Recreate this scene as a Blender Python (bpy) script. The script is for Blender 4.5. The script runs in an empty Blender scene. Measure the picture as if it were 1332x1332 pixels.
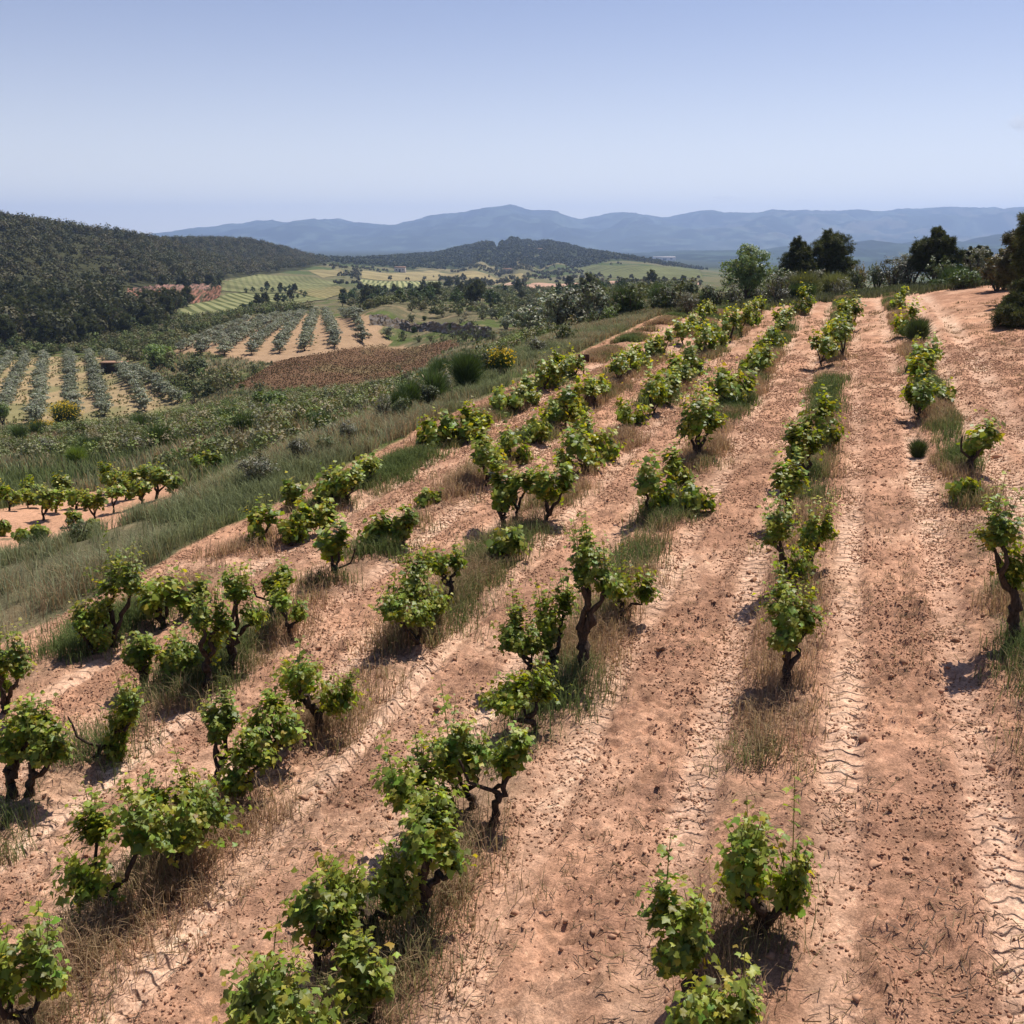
import bpy, math, random
import numpy as np
from mathutils import Vector
rng = np.random.default_rng(7)
random.seed(7)
R = math.radians
scene = bpy.context.scene

# ------------------------------------------------------------------ camera
CAM_H, PITCH = 5.353, 0.2614
camd = bpy.data.cameras.new('camera'); cam = bpy.data.objects.new('camera', camd)
scene.collection.objects.link(cam)
cam.location = (0, 0, CAM_H); cam.rotation_euler = (math.pi/2 - PITCH, 0, 0)
camd.sensor_width = 36; camd.lens = 36; camd.clip_start = 0.1; camd.clip_end = 60000
scene.camera = cam

# ------------------------------------------------------------------ light
SUN_EL, SUN_AZ = 62.0, 38.0          # azimuth measured from +Y (away from the camera) towards +X
world = bpy.data.worlds.new('World'); scene.world = world; world.use_nodes = True
wn = world.node_tree; wn.nodes.clear()
sky = wn.nodes.new('ShaderNodeTexSky'); sky.sky_type = 'NISHITA'; sky.sun_disc = False
sky.sun_elevation = R(SUN_EL); sky.sun_rotation = R(SUN_AZ)
sky.altitude = 300; sky.air_density = 1.0; sky.dust_density = 2.2; sky.ozone_density = 2.5
bg = wn.nodes.new('ShaderNodeBackground'); bg.inputs[1].default_value = 0.09
wo = wn.nodes.new('ShaderNodeOutputWorld')
tint = wn.nodes.new('ShaderNodeMix'); tint.data_type = 'RGBA'; tint.blend_type = 'MULTIPLY'; tint.inputs[0].default_value = 1
tint.inputs[7].default_value = (.44, .545, .80, 1); wn.links.new(sky.outputs[0], tint.inputs[6])
wtc = wn.nodes.new('ShaderNodeTexCoord'); wsx = wn.nodes.new('ShaderNodeSeparateXYZ'); wn.links.new(wtc.outputs['Generated'], wsx.inputs[0])
wm = wn.nodes.new('ShaderNodeMath'); wm.operation = 'MULTIPLY'; wm.inputs[1].default_value = -8.0; wc = wn.nodes.new('ShaderNodeMath'); wc.operation = 'MAXIMUM'; wc.inputs[1].default_value = 0; wn.links.new(wsx.outputs[2], wc.inputs[0]); wn.links.new(wc.outputs[0], wm.inputs[0])
we = wn.nodes.new('ShaderNodeMath'); we.operation = 'EXPONENT'; wn.links.new(wm.outputs[0], we.inputs[0])
wg = wn.nodes.new('ShaderNodeVectorMath'); wg.operation = 'SCALE'; wg.inputs[0].default_value = (9.8, 9.0, 7.5); wn.links.new(we.outputs[0], wg.inputs[3])
wa = wn.nodes.new('ShaderNodeVectorMath'); wa.operation = 'ADD'; wn.links.new(tint.outputs[2], wa.inputs[0]); wn.links.new(wg.outputs[0], wa.inputs[1])
wn.links.new(wa.outputs[0], bg.inputs[0]); wn.links.new(bg.outputs[0], wo.inputs[0])
sl = bpy.data.lights.new('sun', 'SUN'); sl.energy = 5.0; sl.angle = R(0.5); sl.color = (1.0, 0.95, 0.88)
sun = bpy.data.objects.new('sun', sl); scene.collection.objects.link(sun)
sd = Vector((math.sin(R(SUN_AZ))*math.cos(R(SUN_EL)), math.cos(R(SUN_AZ))*math.cos(R(SUN_EL)), math.sin(R(SUN_EL))))
sun.rotation_euler = sd.to_track_quat('Z', 'Y').to_euler(); sun.location = (0, 0, 50)
scene.view_settings.view_transform = 'Standard'; scene.view_settings.look = 'None'
scene.view_settings.gamma = 1; scene.view_settings.exposure = 0.27
scene.cycles.max_bounces = 6; scene.cycles.diffuse_bounces = 2; scene.cycles.glossy_bounces = 2
scene.cycles.transmission_bounces = 3; scene.cycles.volume_bounces = 3; scene.cycles.transparent_max_bounces = 8
scene.cycles.use_denoising = True

# ------------------------------------------------------------------ noise
def _hash(ix, iy, seed):
    h = (ix.astype(np.int64)*374761393 + iy.astype(np.int64)*668265263 + seed*1274126177) & 0xFFFFFFFF
    h = ((h ^ (h >> 13))*1274126177) & 0xFFFFFFFF
    return ((h ^ (h >> 16)) & 0xFFFF)/65535.0
def noise(x, y, seed=0):
    ix = np.floor(x); iy = np.floor(y); fx = x-ix; fy = y-iy
    fx = fx*fx*(3-2*fx); fy = fy*fy*(3-2*fy)
    a = _hash(ix, iy, seed); b = _hash(ix+1, iy, seed); c = _hash(ix, iy+1, seed); d = _hash(ix+1, iy+1, seed)
    return (a*(1-fx)+b*fx)*(1-fy)+(c*(1-fx)+d*fx)*fy*1.0
def fbm(x, y, seed=0, n=4):
    s = 0; a = .5; t = 0
    for i in range(n):
        s = s+a*noise(x, y, seed+i*17); t += a; x = x*2.03+11.3; y = y*2.03-7.1; a *= .5
    return s/t
def sstep(a, b, x):
    t = np.clip((x-a)/(b-a), 0, 1); return t*t*(3-2*t)

# ------------------------------------------------------------------ terrain
F = 1332.0; CP, SP = math.cos(PITCH), math.sin(PITCH)
TH = 0.31381; CT, ST = math.cos(TH), math.sin(TH)
ROW0, ROWW = 2.25, 2.6
def rowv(k): return [2.3, -0.43, -3.0, -5.6, -8.1, -10.85][k]
def at(px, py, d):                    # the point seen at a photo pixel, d metres ahead
    a = (px-666)/F; b = (666-py)/F
    fy = CP+b*SP; t = d/fy
    return np.array([a*t, d, CAM_H+(-SP+b*CP)*t])
def uv_of(x, y): return x*ST+y*CT, x*CT-y*ST
def xy_of(u, v): return u*ST+v*CT, u*CT-v*ST
def plane(u, v):
    vc = np.clip(v, -14, 9); uc = np.clip(u, -12, 80)
    z = .03572*uc + .11561*vc + .00099*vc*vc - .00021*uc*uc
    z = z + (v-vc)*np.where(v < vc, .11561-.00198*14, .10) + (u-uc)*np.where(u > uc, .002, .04)
    return z
ANCH = [ # photo pixel and distance ahead
(0,740,25),(0,695,31.5),(4,680,33),(120,690,32),(225,645,36),(120,650,38),(0,650,40),(0,615,48),(150,605,50),(300,600,42),
(150,575,75),(0,575,80),(150,560,105),(345,560,55),(345,535,90),(345,515,138),(345,505,152),
(500,562,42),(500,530,60),(500,512,105),(560,497,145),(640,490,50),(640,470,80),(640,455,150),(640,445,200),
(760,427,75),(760,410,150),(760,400,250),(760,385,420),(900,390,100),(900,383,200),(900,375,400),
(500,442,235),(500,413,250),(560,395,330),(600,400,300),(620,437,215),(620,422,235),(700,430,190),(700,410,290),(700,390,450),(700,375,700),
(0,470,255),(150,480,220),(0,545,155),(200,545,150),(100,510,190),(-150,520,170),(-150,470,240),
(330,500,155),(300,480,190),(245,463,210),(400,455,212),(430,418,300),(340,414,335),(400,480,170),(500,500,152),
(60,440,300),(190,430,330),(240,400,430),(300,392,500),(300,376,620),(420,380,650),(430,358,1050),(290,360,780),
(500,370,850),(500,354,1450),(800,360,1150),(800,370,800),(900,352,1600),(900,362,1000),
(0,410,360),(0,360,450),(0,315,560),(0,291,650),(0,300,900),(-200,400,340),(-200,270,600),(-200,275,900),(100,400,390),(100,355,520),(100,320,650),(100,304,750),(100,312,1000),
(200,385,500),(200,345,650),(190,316,820),(190,322,1000),(270,362,720),(270,340,950),(270,321,1150),(270,330,1500),(350,352,1000),(350,334,1250),(350,322,1400),(350,335,1800),(400,348,1150),(400,338,1500),
(560,351,1650),(700,351,1650),(620,332,2000),(650,320,2200),(710,320,2250),(780,330,2200),(850,343,2200),(500,336,2100),(440,340,2000),(600,328,2150),(900,350,2100),
(600,382,550),(660,384,550),(600,370,880),(660,370,900),(720,370,900),(620,360,1250),(700,360,1250),(640,352,1560),(760,353,1560),(690,318,2300),(720,318,2300),(675,317,2230),(640,319,2220),(628,321,2200),(652,317,2240),(664,316,2250),(640,337,1920),(664,337,1920),(650,346,1760),(666,347,1740),(655,352,1600),(666,360,1250),(740,322,2230),(620,323,2180),(590,328,2150),(680,335,1950),(740,338,1950),(700,345,1800),(600,341,1900),(760,327,2300),(650,335,2900),(500,340,2900),(800,340,2900),
(1000,405,110),(1150,405,110),(1150,420,200),(1150,385,600),(1150,356,2500),(1250,350,4200),(1000,356,2000),(1400,400,110),(1400,400,600),(1500,360,2500),
(400,332,5000),(700,334,5000),(1000,338,5000),(1500,338,5000),(0,332,5000),(-600,335,4000),(-600,300,900),(-500,450,250),(2000,450,200),(2000,350,2000),
]
_ap = [at(*a) for a in ANCH]
for u in np.arange(-8, 80, 8.0):
    for v in (-14.5, 9.5):
        x, y = xy_of(u, v); _ap.append(np.array([x, y, plane(u, v)]))
for v in (-12, -7, -2, 3, 8):
    x, y = xy_of(80, v); _ap.append(np.array([x, y, plane(80, v)-.3]))
for x, y, z in ((-60,0,-6.5),(-40,-60,-6),(0,-60,-2),(60,-60,4),(60,0,4),(60,60,4),(-200,0,-20),(300,0,-5),(0,-3000,0),(-8000,0,-60),(8000,0,-60),(0,14000,-110),(-9000,14000,-110),(9000,14000,-110)):
    _ap.append(np.array([x, y, z], float))
_ap = np.array(_ap)
def _w(x): return np.arcsinh(x/30.0)
_ax, _ay, _az = _w(_ap[:,0]), _w(_ap[:,1]), _ap[:,2]
def _k(r2): return np.sqrt(r2+.015)
_n = len(_ap)
_A = np.zeros((_n+3, _n+3)); _A[:_n,:_n] = _k((_ax[:,None]-_ax)**2+(_ay[:,None]-_ay)**2)
_A[:_n,:_n] -= np.eye(_n)*0.002
_A[:_n,_n] = 1; _A[:_n,_n+1] = _ax; _A[:_n,_n+2] = _ay; _A[_n:,:_n] = _A[:_n,_n:].T
_W = np.linalg.solve(_A, np.concatenate([_az, [0,0,0]]))
def rbf(x, y):
    X = _w(x); Y = _w(y); z = _W[_n]+_W[_n+1]*X+_W[_n+2]*Y
    for i in range(_n): z = z+_W[i]*_k((X-_ax[i])**2+(Y-_ay[i])**2)
    return z
def height(x, y):
    x = np.asarray(x, float); y = np.asarray(y, float)
    u, v = uv_of(x, y)
    d = np.maximum(np.maximum(-13.0-v, v-10.5)/6.0, (u-76)/9.0)
    w = 1-sstep(0, 1, d)
    z = w*plane(u, v)+(1-w)*rbf(x, y)
    far = np.hypot(x, y)
    z = z+(fbm(x/90, y/90, 3, 3)-.5)*5*sstep(250, 900, far)*(1-sstep(3000, 6000, far))
    z = z+(fbm(x/7, y/7, 5, 3)-.5)*.7*(1-w)*(1-sstep(120, 180, far)*.6)
    return z
def hit(px, py, dmax=4000.0):         # where the ray of a photo pixel meets the ground
    ds = np.concatenate([np.arange(4, 80, .25), np.geomspace(80, dmax, 700)])
    a = (px-666)/F; b = (666-py)/F; fy = CP+b*SP
    t = ds/fy; x = a*t; z = CAM_H+(-SP+b*CP)*t
    g = z-height(x, ds); i = int(np.argmax(g < 0))
    if g[i] >= 0: return None
    if i == 0: return np.array([x[0], ds[0], height(x[0], ds[0])])
    q = g[i-1]/(g[i-1]-g[i]); d = ds[i-1]+(ds[i]-ds[i-1])*q
    return np.array([a*d/fy, d, float(height(np.array(a*d/fy), np.array(d)))])
def hits(pts): return [hit(*p) for p in pts]
def inpoly(x, y, poly):
    c = np.zeros(np.shape(x), bool); n = len(poly); j = n-1
    for i in range(n):
        xi, yi = poly[i][:2]; xj, yj = poly[j][:2]
        c ^= ((yi > y) != (yj > y)) & (x < (xj-xi)*(y-yi)/(yj-yi+1e-12)+xi); j = i
    return c

# ------------------------------------------------------------------ mesh helpers
COL = scene.collection
def mesh(name, V, Fc, mat=None, col=None, smooth=False, parent=None, uv=None):
    V = np.asarray(V, np.float32); Fc = np.asarray(Fc, np.int32)
    m = bpy.data.meshes.new(name); k = Fc.shape[1]
    m.vertices.add(len(V)); m.vertices.foreach_set('co', V.ravel())
    m.loops.add(Fc.size); m.loops.foreach_set('vertex_index', Fc.ravel())
    m.polygons.add(len(Fc)); m.polygons.foreach_set('loop_start', np.arange(0, Fc.size, k, dtype=np.int32))
    if smooth: m.polygons.foreach_set('use_smooth', np.ones(len(Fc), bool))
    if col is not None:
        c = np.ones((len(V), 4), np.float32); c[:, :3] = col
        at_ = m.color_attributes.new('Col', 'FLOAT_COLOR', 'POINT'); at_.data.foreach_set('color', c.ravel())
    m.update(calc_edges=True)
    if mat: m.materials.append(mat)
    o = bpy.data.objects.new(name, m); COL.objects.link(o)
    if parent: o.parent = parent
    return o
def tag(o, label=None, cat=None, group=None, kind=None):
    if label: o['label'] = label
    if cat: o['category'] = cat
    if group: o['group'] = group
    if kind: o['kind'] = kind
    return o
def empty(name, loc):
    o = bpy.data.objects.new(name, None); COL.objects.link(o); o.location = loc; o.empty_display_size = .2
    return o
def rotmats(nrm, spin):               # frames whose z axis is nrm, turned by spin
    n = nrm/np.maximum(np.linalg.norm(nrm, axis=1, keepdims=True), 1e-9)
    h = np.where(np.abs(n[:, 2:3]) < .9, np.array([[0, 0, 1.]]), np.array([[1., 0, 0]]))
    a = np.cross(h, n); a /= np.linalg.norm(a, axis=1, keepdims=True); b = np.cross(n, a)
    c, s = np.cos(spin)[:, None], np.sin(spin)[:, None]
    return np.stack([a*c+b*s, b*c-a*s, n], axis=2)
def stamp(T, TF, P, M, S):            # copies of a template at points P, frames M, sizes S
    V = np.einsum('nij,kj->nki', M, T)*S[:, None, None]+P[:, None, :]
    Fc = TF[None]+(np.arange(len(P))*len(T))[:, None, None]
    return V.reshape(-1, 3), Fc.reshape(-1, TF.shape[1])
def tube(path, rad, n=7, jit=0.0, sd=0):
    path = np.asarray(path, float); r = np.random.default_rng(sd)
    d = np.gradient(path, axis=0); V = []
    M = rotmats(d, np.zeros(len(path)))
    # keep frames steady
    ref = M[0][:, 0]
    for i, (p, q) in enumerate(zip(path, rad)):
        t = d[i]/max(np.linalg.norm(d[i]), 1e-9); a = ref-t*ref.dot(t); a /= max(np.linalg.norm(a), 1e-9); ref = a; b = np.cross(t, a)
        for j in range(n):
            an = 2*math.pi*j/n; rr = q*(1+jit*r.uniform(-1, 1)); V.append(p+rr*(a*math.cos(an)+b*math.sin(an)))
    Fc = []
    for i in range(len(path)-1):
        for j in range(n):
            Fc.append((i*n+j, i*n+(j+1) % n, (i+1)*n+(j+1) % n, (i+1)*n+j))
    V.append(path[-1]+(path[-1]-path[-2])*.2); e = len(V)-1; k = (len(path)-1)*n
    for j in range(n): Fc.append((k+j, k+(j+1) % n, e, e))
    V = np.array(V); Fc = np.array(Fc)
    return V, Fc
def join(parts):
    Vs, Fs, o = [], [], 0
    for V, Fc in parts: Vs.append(V); Fs.append(np.asarray(Fc)+o); o += len(V)
    return np.concatenate(Vs), np.concatenate(Fs)
def tube_mesh(name, parts, mat, parent=None, ofs=None):
    V, Fc = join(parts)
    if ofs is not None: V = V-ofs
    quad = Fc[Fc[:, 2] != Fc[:, 3]]; tri = Fc[Fc[:, 2] == Fc[:, 3]]
    T = np.concatenate([quad[:, [0, 1, 2]], quad[:, [0, 2, 3]], tri[:, :3]])
    return mesh(name, V, T, mat, smooth=True, parent=parent)
def crook(a, b, n, amp, sd):
    r = np.random.default_rng(sd); t = np.linspace(0, 1, n)[:, None]
    p = a*(1-t)+b*t; j = r.normal(0, amp, (n, 3)); j[0] = j[-1] = 0; j[1:-1] = (j[1:-1]+j[2:])*.6 if n > 3 else j[1:-1]
    return p+j

# ------------------------------------------------------------------ materials
def newmat(name):
    m = bpy.data.materials.new(name); m.use_nodes = True; nt = m.node_tree; nt.nodes.clear()
    out = nt.nodes.new('ShaderNodeOutputMaterial'); return m, nt, out
def nd(nt, t, **kw):
    n = nt.nodes.new(t)
    for k, v in kw.items():
        if k.startswith('i_'): n.inputs[int(k[2:])].default_value = v
        else: setattr(n, k, v)
    return n
def leafmat(name, col, trans=.35, rough=.5, spec=.3, attr=True, vary=.25, tcol=None):
    m, nt, out = newmat(name); L = nt.links.new
    base = nd(nt, 'ShaderNodeRGB'); base.outputs[0].default_value = (*col, 1)
    c = base.outputs[0]
    if attr:
        a = nd(nt, 'ShaderNodeAttribute', attribute_name='Col')
        mx = nd(nt, 'ShaderNodeMix', data_type='RGBA', blend_type='MULTIPLY'); mx.inputs[0].default_value = 1
        L(c, mx.inputs[6]); L(a.outputs[0], mx.inputs[7]); c = mx.outputs[2]
    oi = nd(nt, 'ShaderNodeObjectInfo'); mr = nd(nt, 'ShaderNodeMapRange'); mr.inputs[3].default_value = 1-vary; mr.inputs[4].default_value = 1+vary
    L(oi.outputs['Random'], mr.inputs[0])
    hs = nd(nt, 'ShaderNodeHueSaturation'); L(mr.outputs[0], hs.inputs['Value']); L(c, hs.inputs['Color']); c = hs.outputs[0]
    p = nd(nt, 'ShaderNodeBsdfPrincipled'); p.inputs['Roughness'].default_value = rough; p.inputs['Specular IOR Level'].default_value = spec
    L(c, p.inputs['Base Color'])
    t = nd(nt, 'ShaderNodeBsdfTranslucent'); tc = nd(nt, 'ShaderNodeMix', data_type='RGBA', blend_type='MULTIPLY'); tc.inputs[0].default_value = 1
    L(c, tc.inputs[6]); tc.inputs[7].default_value = (*(tcol or (1.6, 1.5, .5)), 1); L(tc.outputs[2], t.inputs[0])
    ms = nd(nt, 'ShaderNodeMixShader'); ms.inputs[0].default_value = trans
    L(p.outputs[0], ms.inputs[1]); L(t.outputs[0], ms.inputs[2]); L(ms.outputs[0], out.inputs[0])
    return m
def barkmat(name, col, scale=30):
    m, nt, out = newmat(name); L = nt.links.new
    tc = nd(nt, 'ShaderNodeTexCoord'); n = nd(nt, 'ShaderNodeTexNoise'); n.inputs['Scale'].default_value = scale; n.inputs['Detail'].default_value = 6
    mp = nd(nt, 'ShaderNodeMapping'); mp.inputs['Scale'].default_value = (1, 1, .3); L(tc.outputs['Object'], mp.inputs[0]); L(mp.outputs[0], n.inputs[0])
    cr = nd(nt, 'ShaderNodeValToRGB'); cr.color_ramp.elements[0].color = (*[c*.45 for c in col], 1); cr.color_ramp.elements[1].color = (*[min(1, c*1.7) for c in col], 1)
    cr.color_ramp.elements[0].position = .3; cr.color_ramp.elements[1].position = .7
    L(n.outputs[0], cr.inputs[0]); p = nd(nt, 'ShaderNodeBsdfPrincipled'); p.inputs['Roughness'].default_value = .95; p.inputs['Specular IOR Level'].default_value = .1
    L(cr.outputs[0], p.inputs['Base Color']); b = nd(nt, 'ShaderNodeBump'); b.inputs[0].default_value = .8; b.inputs['Distance'].default_value = .02
    L(n.outputs[0], b.inputs['Height']); L(b.outputs[0], p.inputs['Normal']); L(p.outputs[0], out.inputs[0])
    return m
def groundmat(name, fine=True, attr=True, col=(.3, .2, .1), tread=False, amp=1.0):
    m, nt, out = newmat(name); L = nt.links.new
    tc = nd(nt, 'ShaderNodeTexCoord')
    if attr: a = nd(nt, 'ShaderNodeAttribute', attribute_name='Col'); c = a.outputs[0]
    else: a = nd(nt, 'ShaderNodeRGB'); a.outputs[0].default_value = (*col, 1); c = a.outputs[0]
    def nz(scale, det, rgh=.6):
        n = nd(nt, 'ShaderNodeTexNoise'); n.inputs['Scale'].default_value = scale; n.inputs['Detail'].default_value = det; n.inputs['Roughness'].default_value = rgh
        L(tc.outputs['Object'], n.inputs[0]); return n.outputs[0]
    big = nz(.35, 8, .65); sm = nz(9, 8, .7)
    for src, lo, hi in ((big, 1-.2*amp, 1+.2*amp), (sm, 1-.34*amp, 1+.34*amp), (nz(48, 5, .8), 1-.5*amp, 1+.5*amp)):
        mr = nd(nt, 'ShaderNodeMapRange'); mr.inputs[1].default_value = .3; mr.inputs[2].default_value = .7; mr.inputs[3].default_value = lo; mr.inputs[4].default_value = hi
        L(src, mr.inputs[0]); mx = nd(nt, 'ShaderNodeVectorMath', operation='SCALE'); L(c, mx.inputs[0]); L(mr.outputs[0], mx.inputs[3]); c = mx.outputs[0]
    p = nd(nt, 'ShaderNodeBsdfPrincipled'); p.inputs['Roughness'].default_value = 1; p.inputs['Specular IOR Level'].default_value = 0
    mn = nd(nt, 'ShaderNodeVectorMath', operation='MINIMUM'); mn.inputs[1].default_value = (.72, .58, .48) if amp > .5 else (.60, .40, .28); L(c, mn.inputs[0]); c = mn.outputs[0]
    L(c, p.inputs['Base Color'])
    if fine:
        h = nz(26, 8, .72)
        if tread:
            ta = nd(nt, 'ShaderNodeAttribute', attribute_name='Trk'); ts = nd(nt, 'ShaderNodeSeparateXYZ'); L(ta.outputs['Vector'], ts.inputs[0])
            ps = nd(nt, 'ShaderNodeSeparateXYZ'); L(tc.outputs['Object'], ps.inputs[0])
            def mth(op, a_, b_=None, c_=None):
                q = nd(nt, 'ShaderNodeMath', operation=op)
                for k_, w_ in enumerate((a_, b_, c_)):
                    if w_ is None: continue
                    if isinstance(w_, (int, float)): q.inputs[k_].default_value = w_
                    else: L(w_, q.inputs[k_])
                return q.outputs[0]
            uu_ = mth('MULTIPLY_ADD', ps.outputs[1], CT/.2, mth('MULTIPLY', ps.outputs[0], ST/.2))
            wv_ = mth('MULTIPLY', nz(2.2, 3), .75)
            ph_ = mth('ADD', mth('MULTIPLY_ADD', ts.outputs[1], 3.2, uu_), wv_)
            saw = mth('PINGPONG', ph_, .5); lug_ = nd(nt, 'ShaderNodeMapRange'); lug_.interpolation_type = 'SMOOTHSTEP'; lug_.inputs[1].default_value = .14; lug_.inputs[2].default_value = .34; L(saw, lug_.inputs[0])
            h = mth('ADD', mth('MULTIPLY', h, mth('SUBTRACT', 1.0, mth('MULTIPLY', ts.outputs[0], .5))), mth('MULTIPLY', mth('MULTIPLY', lug_.outputs[0], ts.outputs[0]), mth('MULTIPLY_ADD', nz(1.7, 4), 4.4, -1.1)))
        b = nd(nt, 'ShaderNodeBump'); b.inputs[0].default_value = 1; b.inputs['Distance'].default_value = .028
        L(h, b.inputs['Height']); L(b.outputs[0], p.inputs['Normal'])
    L(p.outputs[0], out.inputs[0])
    return m
M_GROUND = groundmat('ground_soil', tread=True)
M_VINELEAF = leafmat('vine_leaf', (.185, .255, .036), trans=.38, rough=.45, spec=.32, vary=.12, tcol=(1.9, 1.6, .35))
M_VINEBARK = barkmat('vine_bark', (.055, .038, .028), 40)
M_BARK = barkmat('tree_bark', (.10, .075, .055), 8)
M_PINE = leafmat('pine_needles', (.078, .088, .036), trans=.2, rough=.6, spec=.15)
M_OLIVE = leafmat('olive_leaves', (.27, .275, .175), trans=.12, rough=.5, spec=.3, tcol=(1.3, 1.4, .7))
M_OAK = leafmat('broad_leaves', (.085, .125, .04), trans=.25)
M_SHRUB = leafmat('shrub_leaves', (.115, .135, .055), trans=.2)
M_GREY = leafmat('grey_shrub', (.16, .155, .10), trans=.15)
M_BROOM = leafmat('broom_stems', (.075, .115, .04), trans=.15)
M_FLOWER = leafmat('broom_flowers', (.72, .50, .03), trans=.3, attr=False)
M_GRASS = leafmat('grass_blades', (1, 1, 1), trans=.3, rough=.8, spec=0, vary=0, tcol=(1.1, 1.1, .9))
M_CLOD = groundmat('soil_clods', fine=False, amp=.25)
M_ROCK = groundmat('rock_face', fine=False)
M_FOREST = leafmat('forest_leaves', (1, 1, 1), trans=.12, rough=.7, spec=.1, vary=0)

# ------------------------------------------------------------------ zones of the ground
def polyw(pts): return [hit(*p)[:2] for p in pts]
Z_BROWN = polyw([(300,505),(360,470),(420,458),(500,447),(585,443),(600,447),(560,468),(548,490),(520,503),(420,512),(350,512)])
Z_UPGROVE = polyw([(222,464),(232,452),(330,412),(430,410),(480,412),(500,440),(590,443),(500,450),(420,460),(350,472)])
Z_LOWGROVE = polyw([(-80,548),(-60,475),(60,463),(165,462),(175,490),(240,525),(235,548),(120,552)])
FIELDS = [ # outline in the photo, colour, kind
([(282,378),(300,364),(340,357),(405,360),(440,368),(420,378),(340,382)], (.155,.16,.07)),
([(218,408),(300,382),(380,383),(430,390),(300,412),(252,418)], (.15,.165,.068)),
([(462,372),(470,363),(570,366),(578,376),(520,380)], (.20,.22,.09)),
([(470,362),(470,352),(560,352),(680,356),(695,364),(600,364)], (.26,.22,.10)),
([(745,346),(830,347),(910,351),(915,362),(860,366),(790,362),(750,352)], (.125,.135,.055)),
([(660,374),(700,368),(790,366),(910,366),(912,371),(800,373),(720,378)], (.42,.27,.18)),
([(380,378),(440,372),(460,380),(420,390)], (.18,.16,.07)),
([(830,376),(880,374),(900,380),(860,384)], (.13,.18,.05)),
([(400,352),(440,350),(460,358),(420,362)], (.22,.19,.09)),
([(610,372),(690,366),(650,374)], (.40,.28,.18)),
]
FIELDW = [(polyw(p), c) for p, c in FIELDS]
Z_HILL = [at(-300,300,600)[:2], at(-300,450,200)[:2]]
FOREST_POLY = polyw([(-120,458),(60,458),(190,436),(235,404),(290,380),(285,362),(400,349)])+[at(430,340,1600)[:2], at(260,330,1700)[:2], at(0,300,1300)[:2], at(-320,300,1000)[:2], at(-320,420,300)[:2]]
HILL_POLY = [at(*p)[:2] for p in ((410,345,1550),(560,351,1600),(690,354,1600),(820,350,1700),(920,350,2000),(860,340,2900),(650,335,3000),(420,340,2900))]
Z_ERODE = polyw([(156,408),(162,378),(285,378),(292,394),(225,402)])
TERR = [(-40,672),(0,662),(120,640),(235,628),(240,645),(150,690),(60,715),(0,735),(-60,760)]
Z_TERR = polyw(TERR)

# ------------------------------------------------------------------ the ground sheet
def axis(lo, hi, step, g, far_lo, far_hi, g_lo=None):
    a = list(np.arange(lo, hi, step)); s = step; x = a[-1]
    while x < far_hi: s = s*(1+g); x += s; a.append(x)
    b = []; s = step; x = lo
    while x > far_lo: s = s*(1+(g_lo or g)); x -= s; b.append(x)
    return np.array(b[::-1]+a)
gx = axis(-7.5, 6.5, .032, .0165, -16000, 16000)
gy = axis(4.5, 12, .032, .0115, -400, 17000, .05)
GX, GY = np.meshgrid(gx, gy); X = GX.ravel(); Y = GY.ravel()
Zg = height(X, Y)
U, Vv = uv_of(X, Y); RAD = np.hypot(X, Y)
ground_c = np.empty((len(X), 3))
def mixc(a, b, t): return a*(1-t[:, None])+np.asarray(b)*t[:, None]
n1 = fbm(X/14, Y/14, 21, 4); n2 = fbm(X/2.2, Y/2.2, 22, 4); n3 = fbm(X/60, Y/60, 23, 3)
ground_c[:] = (.125, .112, .062)
ground_c = mixc(ground_c, (.085, .105, .035), sstep(.45, .6, n1))
ground_c = mixc(ground_c, (.26, .19, .11), sstep(.56, .68, n2)*.6)
farm = sstep(600, 1100, RAD)
ground_c = mixc(ground_c, (.15, .135, .07), farm)
ground_c = mixc(ground_c, (.08, .10, .04), farm*sstep(.5, .56, n3))
ground_c = mixc(ground_c, (.045, .055, .032), sstep(2200, 2900, RAD))
SOIL = np.array((.53, .29, .178))
edge_n = (fbm(X/1.5, Y/1.5, 31, 3)-.5)*1.2
vin = (1-sstep(-.15, .15, -12.35-Vv+edge_n*.5))*(1-sstep(-.4, .4, U-73.5+edge_n*3))*(1-sstep(-.5, .5, Vv-8.4+edge_n*1.6-np.clip((U-40)*.05, 0, 1.5)))
ground_c = mixc(ground_c, SOIL, vin)
for poly, c, tn in ((Z_TERR, SOIL, .9), (Z_BROWN, (.14, .08, .046), .97), (Z_UPGROVE, (.36, .235, .14), .95), (Z_LOWGROVE, (.36, .26, .145), .9)):
    m = inpoly(X+edge_n*3, Y+edge_n*3, poly)
    ground_c[m] = ground_c[m]*(1-tn)+np.asarray(c)*tn
m = inpoly(X, Y, Z_BROWN); g = sstep(.55, .72, fbm(X/10, Y/22, 61, 4))*m
ground_c = mixc(ground_c, (.15, .13, .06), g*.4)
m = inpoly(X, Y, Z_LOWGROVE); g = sstep(.42, .58, fbm(X/5, Y/14, 62, 3))*m
ground_c = mixc(ground_c, (.17, .17, .075), g*.7)
for poly, c in ((FOREST_POLY, (.055, .055, .028)), (HILL_POLY, (.055, .065, .03))):
    m = inpoly(X, Y, poly); ground_c[m] = c
# patches of cleared ground on the central hill
m = inpoly(X, Y, HILL_POLY) & (fbm(X/70, Y/70, 64, 3) > .68); ground_c[m] = (.20, .17, .09)
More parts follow.
